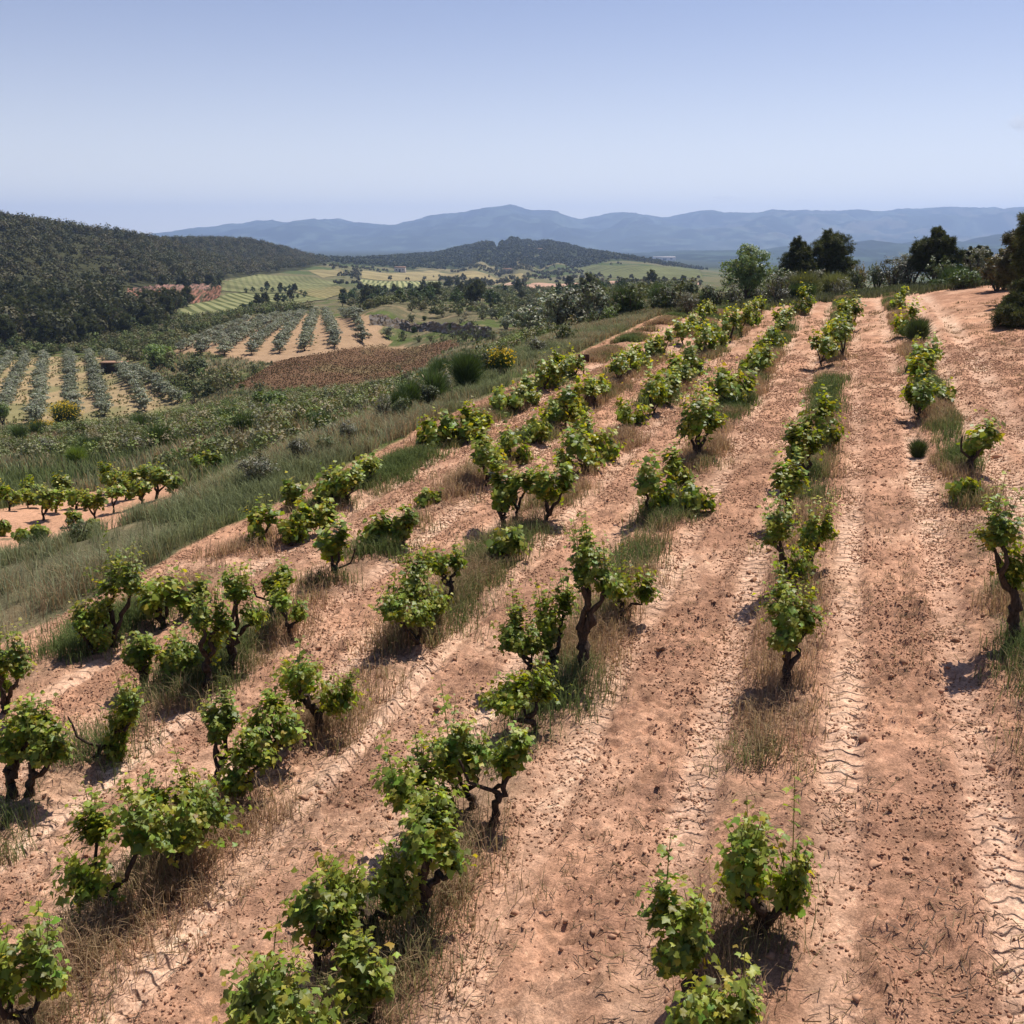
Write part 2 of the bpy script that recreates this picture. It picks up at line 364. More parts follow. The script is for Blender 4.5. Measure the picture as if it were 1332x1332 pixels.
# vineyard relief, fine soil colour
near = (vin > .02) & (RAD < 95)
un, vn, xn, yn = U[near], Vv[near], X[near], Y[near]
rel = np.zeros(len(un)); rows = np.full(len(un), 9.0)
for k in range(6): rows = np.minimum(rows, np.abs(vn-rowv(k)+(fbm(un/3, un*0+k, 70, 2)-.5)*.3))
rel += .07*np.exp(-(rows/.38)**2)
ccol = np.tile(SOIL, (len(un), 1))
amp = np.full(len(un), 1.0)
tracks = []; trk = np.zeros(len(un)); tmask = np.zeros(len(un)); tdv = np.zeros(len(un))
for k in range(5):
    mid = (rowv(k)+rowv(k+1))/2; tracks += [mid-.62, mid+.62]
RUTS = [[(1332,655),(1292,602),(1255,545),(1232,490),(1212,440),(1198,402)],[(1400,640),(1332,562),(1300,520),(1265,462),(1235,420),(1218,400)]]
for rt in RUTS:
    q = np.array(hits(rt)); uu_, vv_ = uv_of(q[:, 0], q[:, 1]); o_ = np.argsort(uu_); tracks.append(lambda u_, a=uu_[o_], b=vv_[o_]: np.interp(u_, a, b))
for i, tv in enumerate(tracks):
    wob = (fbm(un/9, un*0+i*3.3, 80+i, 2)-.5)*.22
    tv = tv(un) if callable(tv) else tv
    dv = vn-tv-wob; inside = np.exp(-(np.abs(dv)/(.21 if i < 10 else .32))**4)
    patch = sstep(.36, .55, fbm(un/2.6, vn*0+i, 90+i, 3))
    rel -= inside*(.05 if i < 10 else .11)
    rel += .03*np.exp(-((np.abs(dv)-.30)/.075)**2)*(.4+.8*fbm(un/.5, vn/.3, 95, 2))
    ph = un/.17+np.abs(dv)*2.6*(1 if i % 2 else -1)+ (noise(un*3, vn*3, 6)-.5)*.4
    lug = (np.abs((ph % 1)-.5)*2); lug = sstep(.35, .75, lug)
    rel += inside*patch*(lug-.5)*.03*(un < 7)
    tdv = np.where(inside > .05, np.abs(dv), tdv); tmask = np.maximum(tmask, inside*(.25+.75*patch))
    amp *= 1-.65*inside
    trk = np.maximum(trk, inside*(.55+.45*patch)*(.75+.25*(i >= 10)))
# smooth ridge thrown up beside the rows
for rv, a0 in ((-5.05, .10), (-7.55, .06), (-10.2, .05), (-2.45, .045), (.25, .03)):
    dv = vn-rv-(fbm(un/4, un*0+rv, 101, 2)-.5)*.35
    on = sstep(.4, .58, fbm(un/2.2, un*0+rv*3, 103, 2))
    rg = np.exp(-(dv/.13)**2)*on
    rel += a0*rg*(.7+.6*fbm(un/.25, vn/.2, 104, 2)); amp *= 1-.3*rg; ccol = mixc(ccol, (.56, .32, .19), rg*.6)
c1 = fbm(xn/.35, yn/.35, 110, 4); c2 = np.abs(fbm(xn/.11, yn/.11, 111, 3)-.5)*2; c3 = noise(xn/.055, yn/.055, 112)
rough = sstep(.35, .6, fbm(xn/1.3, yn/1.3, 113, 3))
clod = sstep(.60, .78, fbm(xn/.13, yn/.13, 120, 2))
rel += amp*((c1-.5)*.12+(.45+rough*.65)*((.25-c2)*.07+clod*.05+(c3-.5)*.04))
ccol = mixc(ccol, (.64, .41, .27), sstep(.42, .66, fbm(xn/2.8, yn/1.9, 130, 4))*.42)
ccol = mixc(ccol, (.34, .18, .112), sstep(.42, .62, fbm(xn/.8, yn/.8, 131, 4))*.75*(1-.6*trk))
ccol = mixc(ccol, (.68, .45, .31), trk*.8)
ccol = mixc(ccol, (.30, .165, .10), sstep(.52, .60, fbm(xn/.16, yn/.12, 134, 3))*.55*(1-.7*trk))
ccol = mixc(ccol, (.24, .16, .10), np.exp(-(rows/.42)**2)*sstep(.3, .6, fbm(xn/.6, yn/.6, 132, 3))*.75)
ccol *= (.82+.36*fbm(xn/.09, yn/.09, 133, 2))[:, None]
wv = vin[near]
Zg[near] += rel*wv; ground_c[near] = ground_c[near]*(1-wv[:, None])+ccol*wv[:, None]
ng = (~near) & (RAD < 200)
Zg[ng] += (fbm(X[ng]/.8, Y[ng]/.8, 140, 3)-.5)*.16
nx, ny = len(gx), len(gy)
idx = np.arange(nx*ny).reshape(ny, nx)
q = np.stack([idx[:-1, :-1], idx[:-1, 1:], idx[1:, 1:], idx[1:, :-1]], -1).reshape(-1, 4)
ground = mesh('ground', np.stack([X, Y, Zg], 1), q, M_GROUND, col=ground_c, smooth=True)
tag(ground, kind='structure')
tc_ = np.zeros((len(X), 3), np.float32); tc_[near, 0] = tmask*wv; tc_[near, 1] = tdv
ta_ = ground.data.attributes.new('Trk', 'FLOAT_VECTOR', 'POINT'); ta_.data.foreach_set('vector', tc_.ravel())
def gz(x, y):                         # bilinear height on the finished sheet
    x = np.atleast_1d(np.asarray(x, float)); y = np.atleast_1d(np.asarray(y, float))
    i = np.clip(np.searchsorted(gx, x)-1, 0, nx-2); j = np.clip(np.searchsorted(gy, y)-1, 0, ny-2)
    fx = (x-gx[i])/(gx[i+1]-gx[i]); fy = (y-gy[j])/(gy[j+1]-gy[j]); G = Zg.reshape(ny, nx)
    return (G[j, i]*(1-fx)+G[j, i+1]*fx)*(1-fy)+(G[j+1, i]*(1-fx)+G[j+1, i+1]*fx)*fy

# ------------------------------------------------------------------ far parcels, draped on the land
def fieldmat(name, col, ang, pitch, k=.45):
    m, nt, out = newmat(name); L = nt.links.new
    tc = nd(nt, 'ShaderNodeTexCoord'); mp = nd(nt, 'ShaderNodeMapping'); mp.inputs['Rotation'].default_value = (0, 0, ang); L(tc.outputs['Object'], mp.inputs[0])
    w = nd(nt, 'ShaderNodeTexWave'); w.inputs['Scale'].default_value = 1/pitch/3.18*1.0; w.inputs['Distortion'].default_value = .4; L(mp.outputs[0], w.inputs[0])
    n = nd(nt, 'ShaderNodeTexNoise'); n.inputs['Scale'].default_value = .03; n.inputs['Detail'].default_value = 6; L(tc.outputs['Object'], n.inputs[0])
    cr = nd(nt, 'ShaderNodeValToRGB'); cr.color_ramp.elements[0].color = (*[c*(1-k) for c in col], 1); cr.color_ramp.elements[1].color = (min(1, col[0]*(1+k)), min(1, col[1]*(1+k*.6)), min(1, col[2]*(1+k)), 1)
    cr.color_ramp.elements[0].position = .25; cr.color_ramp.elements[1].position = .6
    L(w.outputs[1], cr.inputs[0]); mr = nd(nt, 'ShaderNodeMapRange'); mr.inputs[1].default_value = .3; mr.inputs[2].default_value = .7; mr.inputs[3].default_value = .7; mr.inputs[4].default_value = 1.3
    L(n.outputs[0], mr.inputs[0]); s = nd(nt, 'ShaderNodeVectorMath', operation='SCALE'); L(cr.outputs[0], s.inputs[0]); L(mr.outputs[0], s.inputs[3])
    p = nd(nt, 'ShaderNodeBsdfPrincipled'); p.inputs['Roughness'].default_value = 1; p.inputs['Specular IOR Level'].default_value = 0
    L(s.outputs[0], p.inputs['Base Color']); L(p.outputs[0], out.inputs[0]); return m
FANG = []
for a_, b_ in [((330,360),(345,378)),((236,399),(256,412)),((521,364),(524,378)),((500,354),(620,362)),((800,349),(860,360)),((700,368),(900,369)),((400,374),(440,384)),((840,376),(890,380)),((410,352),(440,360)),((620,372),(680,368))]:
    A_ = hit(*a_); B_ = hit(*b_); FANG.append(math.atan2(B_[0]-A_[0], B_[1]-A_[1]))
for i, (poly, c) in enumerate(FIELDW):
    P = np.array(poly); x0, y0 = P.min(0); x1, y1 = P.max(0)
    N = 90; xs = np.linspace(x0, x1, N); ys = np.linspace(y0, y1, N); A, B = np.meshgrid(xs, ys)
    Zf = gz(A.ravel(), B.ravel()).reshape(N, N)+.35
    I = np.arange(N*N).reshape(N, N); cx = (A[:-1, :-1]+A[1:, 1:])/2; cy = (B[:-1, :-1]+B[1:, 1:])/2
    keep = inpoly(cx, cy, poly)
    Q = np.stack([I[:-1, :-1], I[:-1, 1:], I[1:, 1:], I[1:, :-1]], -1)[keep]
    o = mesh('field', np.stack([A.ravel(), B.ravel(), Zf.ravel()], 1), Q, fieldmat('field_rows', c, FANG[i], [5, 5.5, 4.5, 4, 5, 5, 4, 4, 5, 5][i], [.14, .4, .45, .25, .15, .15, .2, .2, .2, .2][i]), smooth=True)
    tag(o, kind='structure')

# ------------------------------------------------------------------ far hills and mountains
def range_mesh(name, prof, d0, d1, base_z, nx_, ny_, seed, col, patches=None, rough=1.0):
    px = np.linspace(prof[0][0], prof[-1][0], nx_); top = np.interp(px, [p[0] for p in prof], [p[1] for p in prof])
    top = top+(fbm(px/18, px*0, seed, 4)-.5)*3.5
    a = (px-666)/F/(CP+.267*SP)
    t = np.linspace(0, 1.25, ny_)
    T, A = np.meshgrid(t, a, indexing='ij'); TOP = np.broadcast_to(top, T.shape)
    D = d0+(d1-d0)*T; Xm = A*d1*(.94+.06*T); 
    b = (666-TOP)/F; ztop = CAM_H+d1*(-SP+b*CP)/(CP+b*SP)
    prf = np.where(T <= 1, np.sin(np.clip(T, 0, 1)*math.pi/2)**1.5, 1-((T-1)/.25)**2)
    Zm = base_z+(ztop-base_z)*prf
    rn = 1-np.abs(fbm(Xm/900+T*.2, D/900, seed+5, 5)-.5)*4
    rn2 = fbm(Xm/260, D/260, seed+9, 4)-.5
    env = np.sin(np.clip(T, 0, 1)*math.pi)
    Zm = Zm+(ztop-base_z)*(rn-.35)*.34*env*rough+(rn2*110*rough+0)*env*.5
    I = np.arange(T.size).reshape(T.shape)
    Q = np.stack([I[:-1, :-1], I[:-1, 1:], I[1:, 1:], I[1:, :-1]], -1).reshape(-1, 4)
    C = np.tile(np.array(col), (T.size, 1)); xf, df = Xm.ravel(), D.ravel()
    nn = fbm(xf/400, df/500, seed+20, 4)
    C = mixc(C, np.array(col)*1.8, sstep(.5, .62, nn)*.6)
    C = mixc(C, np.array(col)*3.0, sstep(.60, .66, fbm(xf/110, df/160, seed+21, 3))*.7)
    if patches:
        w = .35*sstep(.54, .60, fbm(xf/150, df/260, seed+30, 4))*(1-sstep(.55, .85, T.ravel()))*sstep(*patches, np.repeat(px[None], len(t), 0).ravel())
        C = mixc(C, (.24, .21, .15), w)
    o = mesh(name, np.stack([xf, df, Zm.ravel()], 1), Q, M_ROCK, col=C, smooth=True); tag(o, kind='structure'); return o
RIDGE = [(-900,345),(-300,345),(150,340),(235,328),(250,318),(262,309),(280,303),(300,298),(340,294),(380,291),(405,294),(430,289),(452,287),(470,291),(500,294),(530,294),(550,289),(570,283),(600,281),(625,277),(645,275),(665,274),(690,278),(712,279),(745,289),(765,284),(790,281),(850,284),(900,280),(960,279),(1000,279),(1050,278),(1100,279),(1150,277),(1188,274),(1210,277),(1262,272),(1285,278),(1332,275),(1500,285),(1900,300),(2400,305)]
range_mesh('mountains', RIDGE, 7500, 13000, -125, 900, 110, 200, (.032, .042, .030), patches=(760, 980))
R2 = [(560,345),(700,338),(790,330),(850,328),(930,326),(1000,324),(1040,318),(1072,322),(1110,314),(1160,320),(1210,311),(1255,316),(1300,304),(1400,300),(1700,310),(2100,330)]
range_mesh('hills', R2, 3600, 6000, -100, 700, 80, 240, (.022, .032, .020), rough=.8)

# ------------------------------------------------------------------ vines
LEAF = [(0, -.28)]
for a_, r_ in ((-90+28, .42), (-90+62, .62), (-18, .50), (8, .92), (38, .55), (90, 1.0)):
    LEAF.append((math.cos(R(a_))*r_*.55, math.sin(R(a_))*r_*.55))
LEAF += [(-x, y) for x, y in LEAF[1:-1]][::-1]
def leaf_tpl(full=True):
    if full:
        rim = np.array(LEAF); V = np.zeros((len(rim)+1, 3)); V[1:, :2] = rim
        V[:, 2] = -.55*np.abs(V[:, 0])-.75*V[:, 1]**2+.16; V[0, 2] = .02
        n = len(rim); Fc = np.array([(0, 1+i, 1+(i+1) % n) for i in range(n)])
    else:
        V = np.array([(0, -.42, 0), (.45, -.1, -.12), (0, .55, -.1), (-.45, -.1, -.12)]); Fc = np.array([(0, 1, 2), (0, 2, 3)])
    return V, Fc
LV, LF = leaf_tpl(); LV2, LF2 = leaf_tpl(False)
ORD = 'first second third fourth fifth sixth seventh eighth ninth tenth eleventh twelfth thirteenth fourteenth fifteenth sixteenth seventeenth eighteenth nineteenth twentieth'.split()+['twenty-'+w for w in 'first second third fourth fifth sixth seventh eighth ninth'.split()]+['thirtieth']+['thirty-'+w for w in 'first second third fourth fifth sixth seventh eighth ninth'.split()]+['hindmost']*40
def make_vine(B, cx0, cx1, cy0, cy1, seed, bare=0, dens=1.0, extra_bare=None, small=False):
    """a gnarled bush vine: trunk, crooked arms, leafy shoots.  crown limits in photo pixels at the trunk's distance"""
    r = np.random.default_rng(seed); d = B[1]
    a = at(cx0, cy1+(cy1-cy0)*.24, d); b = at(cx1, cy0, d)
    ctr = (a+b)/2; hw = (b[0]-a[0])/2; hh = (b[2]-a[2])/2*1.0
    hw *= 1.0 if d < 22 else 1.05; hh *= 1.12 if d < 22 else 1.3; ctr[2] += hh*.06; hd = hw*r.uniform(.7, .95)
    if d > 22 and not small: hd = max(hd, .48 if d < 30 else .66)
    if small: hw *= .9; hh *= .78; hd *= .8
    ctr[1] += r.uniform(-.1, .1)
    root = empty('grape_vine', B)
    lod = 0 if d < 15 else (1 if d < 28 else 2)
    nh = int(np.clip(round(2+hw*3.2), 2, 5))
    node = B+np.array([(ctr[0]-B[0])*.3+r.uniform(-.04, .04), r.uniform(-.05, .05), max(.14, (ctr[2]-hh*.6-B[2])*.75)])
    heads = []
    for i in range(nh):
        an = 2*math.pi*(i+r.uniform(-.25, .25))/nh
        heads.append(ctr+np.array([math.cos(an)*hw*.62, math.sin(an)*hd*.6, hh*r.uniform(-.65, .42)]))
    tr = .034*min(1.35, max(.75, (b[2]-B[2])/1.0))*r.uniform(.9, 1.2)
    B0 = B-np.array([0, 0, .12])
    tube_mesh('trunk', [tube(crook(B0, node, 11 if lod < 2 else 4, .022, seed), np.linspace(tr*1.45, tr*.95, 11 if lod < 2 else 4)*(1+(np.random.default_rng(seed).uniform(-.22, .35, 11 if lod < 2 else 4))), 9 if lod < 2 else 5, .24, seed)], M_VINEBARK, root, B)
    for i, h in enumerate(heads):
        n = 9 if lod < 2 else 4
        tube_mesh('arm', [tube(crook(node-np.array([0, 0, .03]), h, n, .035, seed+i+1), np.linspace(tr*.82, tr*.46, n)*(1+np.random.default_rng(seed+i).uniform(-.2, .4, n)), 7 if lod < 2 else 4, .22, seed+i)], M_VINEBARK, root, B)
    for i in range(bare):
        tip = node+np.array([(-1 if extra_bare == 'l' else 1)*r.uniform(.18, .38), r.uniform(-.1, .1), r.uniform(.25, .45)])
        mid = (node+tip)/2+np.array([(-.1 if extra_bare == 'l' else .1), 0, -.06])
        p = np.array([node, (node+mid)/2+r.normal(0, .02, 3), mid, (mid+tip)/2+r.normal(0, .02, 3), tip])
        tube_mesh('arm', [tube(p, np.linspace(tr*.7, tr*.35, 5), 7, .15, seed+50+i)], M_VINEBARK, root, B)
    # shoots and leaves
    P, Nn, S, C, shoots = [], [], [], [], []
    vol = hw*hd*hh*4.2
    ns = int(np.clip((20+125*(hw*hh))*dens, 16, 90)) 
    nl = {0: 22, 1: 12, 2: 8}[lod]; sz = {0: .093, 1: .135, 2: .185}[lod]
    for s in range(ns):
        h = heads[s % nh]
        an = r.uniform(0, 2*math.pi); el = math.asin(r.uniform(-.75, 1))
        dirv = np.array([math.cos(an)*math.cos(el)*hw, math.sin(an)*math.cos(el)*hd, math.sin(el)*hh])
        end = h+dirv*(r.uniform(.45, .80) if r.random() > .14 else np.array([.6, .6, 1.25]))+np.array([0, 0, hh*.36])
        # reach the nearest side of the crown from this head
        bend = (h+end)/2+np.array([0, 0, hh*.18])
        t = np.linspace(0.12, 1, nl)[:, None]
        path = (1-t)**2*h+2*t*(1-t)*bend+t*t*end
        if lod == 0: shoots.append(tube(path[::3], np.linspace(.006, .003, len(path[::3])), 3))
        out = path-ctr; out[:, 2] *= .6
        P.append(path+r.normal(0, .045 if lod == 0 else .06, path.shape))
        Nn.append(out/np.maximum(np.linalg.norm(out, axis=1, keepdims=True), .05)*.75+np.array([0, -.05, .75])+r.normal(0, .42, path.shape))
        ss = sz*(1.12-.55*t[:, 0]**2)*r.uniform(.55, 1.4, nl); S.append(ss)
        young = (t[:, 0]**2.2)*r.uniform(.3, 1)
        old = np.array([.80, .86, 1.0]); yg = np.array([2.1, 1.45, 1.2])
        C.append((old*(1-young[:, None])+yg*young[:, None])*r.uniform(.55, 1.4, (nl, 1))*(1+r.normal(0, .10, (nl, 3))))
    P = np.concatenate(P); Nn = np.concatenate(Nn); S = np.concatenate(S); C = np.concatenate(C)
    T, TF = (LV, LF) if lod == 0 else (LV2, LF2)
    Vx, Fx = stamp(T, TF, P-B, rotmats(Nn, r.uniform(0, 6.28, len(P))), S*(1.0 if lod == 0 else 1.05))
    Cv = np.repeat(C, len(T), 0)
    if shoots:
        Vs, Fs = join(shoots); Fs = np.concatenate([Fs[:, :3], Fs[Fs[:, 2] != Fs[:, 3]][:, [0, 2, 3]]])
        Fx = np.concatenate([Fx, Fs+len(Vx)]); Vx = np.concatenate([Vx, Vs-B]); Cv = np.concatenate([Cv, np.tile((1.1, .9, 1.3), (len(Vs), 1))])
    mesh('foliage', Vx, Fx, M_VINELEAF, col=Cv, parent=root)
    return root, hw*2, b[2]-B[2]
VINES = {
0: [(1322,838,1256,1350,655,775),(1257,655,1234,1268,618,642),(1257,618,1250,1298,540,592,1,'l'),(1196,546,1172,1214,502,538),(1222,528,1214,1238,508,528),(1199,503,1182,1216,468,498),(1205,482,1183,1224,446,476),(1183,440,1164,1194,402,432),(1174,404,1162,1180,380,399)],
1: [(905,1300,838,918,1158,1262),(925,1385,868,988,1262,1370),(985,1222,930,1058,1030,1180),(1020,897,976,1075,765,862),(1026,768,980,1056,672,752),(1048,745,1036,1088,640,722),(1028,682,1005,1044,612,664),(1052,628,1018,1070,560,612),(1072,592,1032,1098,518,572),(1068,478,1054,1088,440,468),(1097,467,1076,1108,424,458),(1085,446,1074,1098,408,438),(1108,430,1092,1120,390,420),(1098,412,1090,1112,386,405)],
2: [(370,1415,300,425,1250,1380),(482,1330,446,502,1238,1305),(424,1275,374,458,1145,1232),(494,1240,424,530,1080,1205),(540,1215,522,606,1062,1140),(600,1095,496,600,990,1080),(616,1060,552,634,942,1040),(640,1080,650,682,960,1022,1,'l'),(693,965,634,724,872,935),(692,885,644,702,795,862),(722,878,690,748,750,838),(756,885,735,802,702,800),(808,815,786,856,732,792),(839,675,816,878,610,662),(886,640,862,902,586,632),(908,667,884,928,628,665),(905,602,880,940,528,592),(950,530,920,984,484,524),(984,489,962,1006,450,482),(1004,454,986,1020,424,450),(1018,436,1006,1030,408,432),(1042,410,1032,1058,378,404)],
3: [(32,1350,-10,70,1192,1310),(150,1190,88,208,1062,1160),(236,1137,158,294,998,1090),(281,1020,268,302,932,990),(310,1046,294,350,948,1022),(358,1010,322,384,906,972),(416,962,366,458,846,920),(552,848,488,560,782,834),(562,822,508,582,735,795),(590,796,556,602,700,748),(657,735,634,680,680,718),(654,686,636,668,616,670),(668,682,658,694,612,660),(709,682,692,746,600,668),(764,618,722,784,570,610),(788,600,750,808,545,592),(828,555,804,840,514,550),(849,541,836,866,500,534),(862,527,852,882,486,520),(886,505,868,900,466,498),(901,490,886,914,452,480),(917,465,902,932,432,460),(932,456,922,946,420,448),(949,446,938,960,412,440),(965,436,952,976,402,430),(978,425,966,988,394,420),(990,410,978,996,384,405)],
4: [(14,1046,-10,50,920,1000),(38,1046,40,80,930,1000),(118,990,146,180,898,975,1,'l'),(184,892,168,200,825,882),(222,896,198,256,822,882),(270,900,248,296,778,848),(301,872,292,336,755,825),(355,812,344,376,735,772,1,'l'),(376,830,350,396,772,806),(440,757,416,450,696,738,1,'r'),(493,718,472,508,668,710),(523,713,512,536,665,698),(556,660,538,570,636,656),(634,633,610,652,568,616),(666,602,648,690,560,598),(698,580,682,714,540,572),(718,560,702,738,520,552),(736,556,722,752,510,545),(748,545,738,772,502,535),(772,528,760,786,498,522),(784,519,774,792,494,514),(805,501,792,816,470,498),(818,489,808,830,460,484),(833,481,822,844,452,476),(849,471,838,858,444,466),(863,463,852,874,436,458),(888,448,874,900,422,444),(901,436,890,910,412,432),(914,426,904,924,402,422),(925,414,916,932,396,410)],
5: [(8,928,-12,36,826,912),(118,856,96,134,798,850),(145,842,122,182,742,826),(212,815,184,236,746,806),(254,798,240,268,758,794),(336,711,322,358,662,702),(377,708,362,392,658,700),(397,698,386,410,658,690),(419,693,408,434,654,684),(381,660,374,390,630,656),(428,660,412,446,620,654),(452,656,440,468,614,650),(475,634,460,490,598,628),(565,583,540,582,548,580),(588,578,574,600,546,574),(609,575,594,624,538,570),(624,566,614,636,534,562),(656,537,638,666,504,534),(672,535,662,684,502,530),(687,528,678,700,494,522),(708,508,696,722,470,502),(722,503,712,738,468,498),(748,491,736,758,462,486)],
}
TERRV = [(13,665,0,26,632,655),(34,662,26,48,636,656),(56,677,46,72,640,668),(72,668,64,84,634,658),(99,662,84,112,628,655),(124,678,110,138,640,668),(148,666,138,160,636,655),(143,642,128,156,608,632),(163,651,152,176,622,644),(184,658,174,196,624,650),(204,648,194,222,604,638),(225,648,216,236,622,640),(99,686,88,102,666,680),(26,714,18,34,688,704),(49,708,42,60,682,700),(4,697,-6,10,676,692),(112,695,118,126,676,690),(259,622,250,270,594,614),(276,620,266,288,592,612),(168,640,160,180,612,632),(190,634,182,200,606,628),(80,648,70,92,622,642),(40,646,28,52,622,640)]
ROWN = ['beside the dirt track', 'right of centre', 'running to the single almond tree', 'left of the middle', 'second from the grassy bank', 'along the grassy bank']
ROWN = ['row beside the dirt track', 'second row from the dirt track', 'third row from the dirt track', 'fourth row from the dirt track', 'second row from the grassy bank', 'row along the grassy bank']
vine_pts = []
for k, lst in VINES.items():
    for i, s in enumerate(sorted(lst, key=lambda s: -s[1])):
        bx, by, x0, x1, y0, y1 = s[:6]; bare = s[6] if len(s) > 6 else 0
        P = hit(bx, by); P[2] = gz(P[0], P[1])[0]; vine_pts.append(P)
        o, w, h = make_vine(P, x0, x1, y0, y1, 1000+k*100+i, bare, extra_bare=(s[7] if len(s) > 7 else None))
        look = 'part-bare' if bare else ('tall' if h > 1.25 else ('low' if h < .75 else ('wide' if w > .85 else ('slim' if w < .5 else 'bushy'))))
        tag(o, f'{look} leafy vine, {ORD[i]} from the front in the {ROWN[k]}', 'vine', 'old bush vines on the red slope')
for i, s in enumerate(sorted(TERRV, key=lambda s: s[0])):
    P = hit(s[0], s[1]); P[2] = gz(P[0], P[1])[0]
    o, w, h = make_vine(P, *s[2:6], 2000+i, small=True)
    tag(o, f'small vine on the lower terrace beyond the grassy bank, {ORD[i]} from the left', 'vine', 'small vines on the lower terrace')

# ------------------------------------------------------------------ trees and shrubs
RH = np.array([(0, -.5, 0), (.26, 0, .05), (0, .5, 0), (-.26, 0, .05)]); RHF = np.array([(0, 1, 2, 3)])
def tuft_tpl(n=6, sd=0, w=.05):
    r = np.random.default_rng(sd); V, Fc = [], []
    for i in range(n):
        an = 6.28*i/n; el = r.uniform(.2, 1.2); d = np.array([math.cos(an)*math.cos(el), math.sin(an)*math.cos(el), math.sin(el)]); s = np.array([-math.sin(an), math.cos(an), 0])*w
        k = len(V); V += [d*.05, d*.35+s, d*.6, d*.35-s]; Fc.append((k, k+1, k+2, k+3))
    return np.array(V), np.array(Fc)
TUFT = tuft_tpl()
def crown_leaves(blobs, n, size, tpl, r, up=.4, shade=.0, flat=1.0):
    """leaves in many small clumps spread over the blobs (centre, radii)"""
    w = np.array([b[1].prod()**(2/3) for b in blobs]); w /= w.sum(); P, N = [], []
    for (c, rad), q in zip(blobs, w):
        m = max(4, int(n*q)); nc = max(3, m//26)
        dd = r.normal(0, 1, (nc, 3)); dd /= np.linalg.norm(dd, axis=1, keepdims=True)
        rr = r.uniform(.35, 1.05, (nc, 1))**.7; cc = dd*rr
        j = r.integers(0, nc, m); p = cc[j]+r.normal(0, .13, (m, 3)); P.append(c+p*rad); N.append(p+r.normal(0, .5, (m, 3))+np.array([0, 0, up]))
    P = np.concatenate(P); N = np.concatenate(N)
    M = rotmats(N, r.uniform(0, 6.28, len(P)))
    S = size*r.uniform(.6, 1.35, len(P))
    V, Fc = stamp(tpl[0], tpl[1], P, M, S)
    C = np.repeat(np.repeat(r.uniform(.6, 1.35, (len(P), 1)), 3, 1)*(1+r.normal(0, .08, (len(P), 3))), len(tpl[0]), 0)
    return V, Fc, C
def tree_obj(name, kind, seed, h, w, trunk_h, nleaf, mat, bark=M_BARK, loc=(0, 0, 0), size=None, lean=0):
    """h, w: full height and width; blobs follow limbs"""
    r = np.random.default_rng(seed); root = empty(name, loc); hw = w/2; ch = h-trunk_h
    nb = {'pine': 15, 'olive': 7, 'oak': 13, 'juniper': 12}.get(kind, 7); blobs, limbs = [], []
    top = np.array([lean, 0, trunk_h+ch*.45])
    tp = crook(np.array([0, 0, -.3]), top, 6, .03*h*.4, seed); tr = max(.05, h*.022)*(1.5 if kind == 'olive' else 1)
    limbs.append(tube(tp, np.linspace(tr*1.3, tr*.5, 6), 7, .12, seed))
    for i in range(nb):
        an = 6.28*(i+r.uniform(-.3, .3))/nb*2.4
        f = (i+.5)/nb; z = trunk_h+ch*(.2+.62*f)
        if kind == 'pine': rr = hw*(.66-.34*f)*1.05
        elif kind == 'juniper': rr = hw*.5*(1-f*.7)
        else: rr = hw*.52*math.sin(math.pi*(.25+.6*f))
        c = np.array([math.cos(an)*rr+lean*f, math.sin(an)*rr, z])
        c = c+r.normal(0, .10*hw, 3); br = hw*r.uniform(.24, .50); blobs.append((c, np.array([br, br*r.uniform(.8, 1.2), br*r.uniform(.55, .9)*max(.7, ch/w)])))
        a = tp[min(4, 1+int(f*4))]; limbs.append(tube(crook(a, c, 4, .03*h*.3, seed+i), np.linspace(tr*.5, tr*.15, 4), 5, .1, seed+i))
    blobs.append((np.array([lean, 0, trunk_h+ch*.5]), np.array([hw*.42, hw*.42, ch*.38])))
    for q in range(3): blobs.append((np.array([lean+r.normal(0, .12)*hw, r.normal(0, .12)*hw, h-ch*(.12+.07*q)]), np.array([hw*.2, hw*.2, ch*.12])))
    tpl = TUFT if kind in ('pine', 'juniper') else (RH, RHF)
    V, Fc, C = crown_leaves(blobs, nleaf, size or w*.05, tpl, r)
    tube_mesh('trunk', limbs, bark, root); mesh('crown', V, Fc, mat, col=C, parent=root)
    return root
def copy_tree(o, loc, s=1.0, rz=0.0, sz=None):
    c = o.copy(); COL.objects.link(c)
    for ch in list(o.children):
        d = ch.copy(); COL.objects.link(d); d.parent = c
    c.location = loc; c.scale = (s, s, sz or s); c.rotation_euler = (0, 0, rz)
    return c
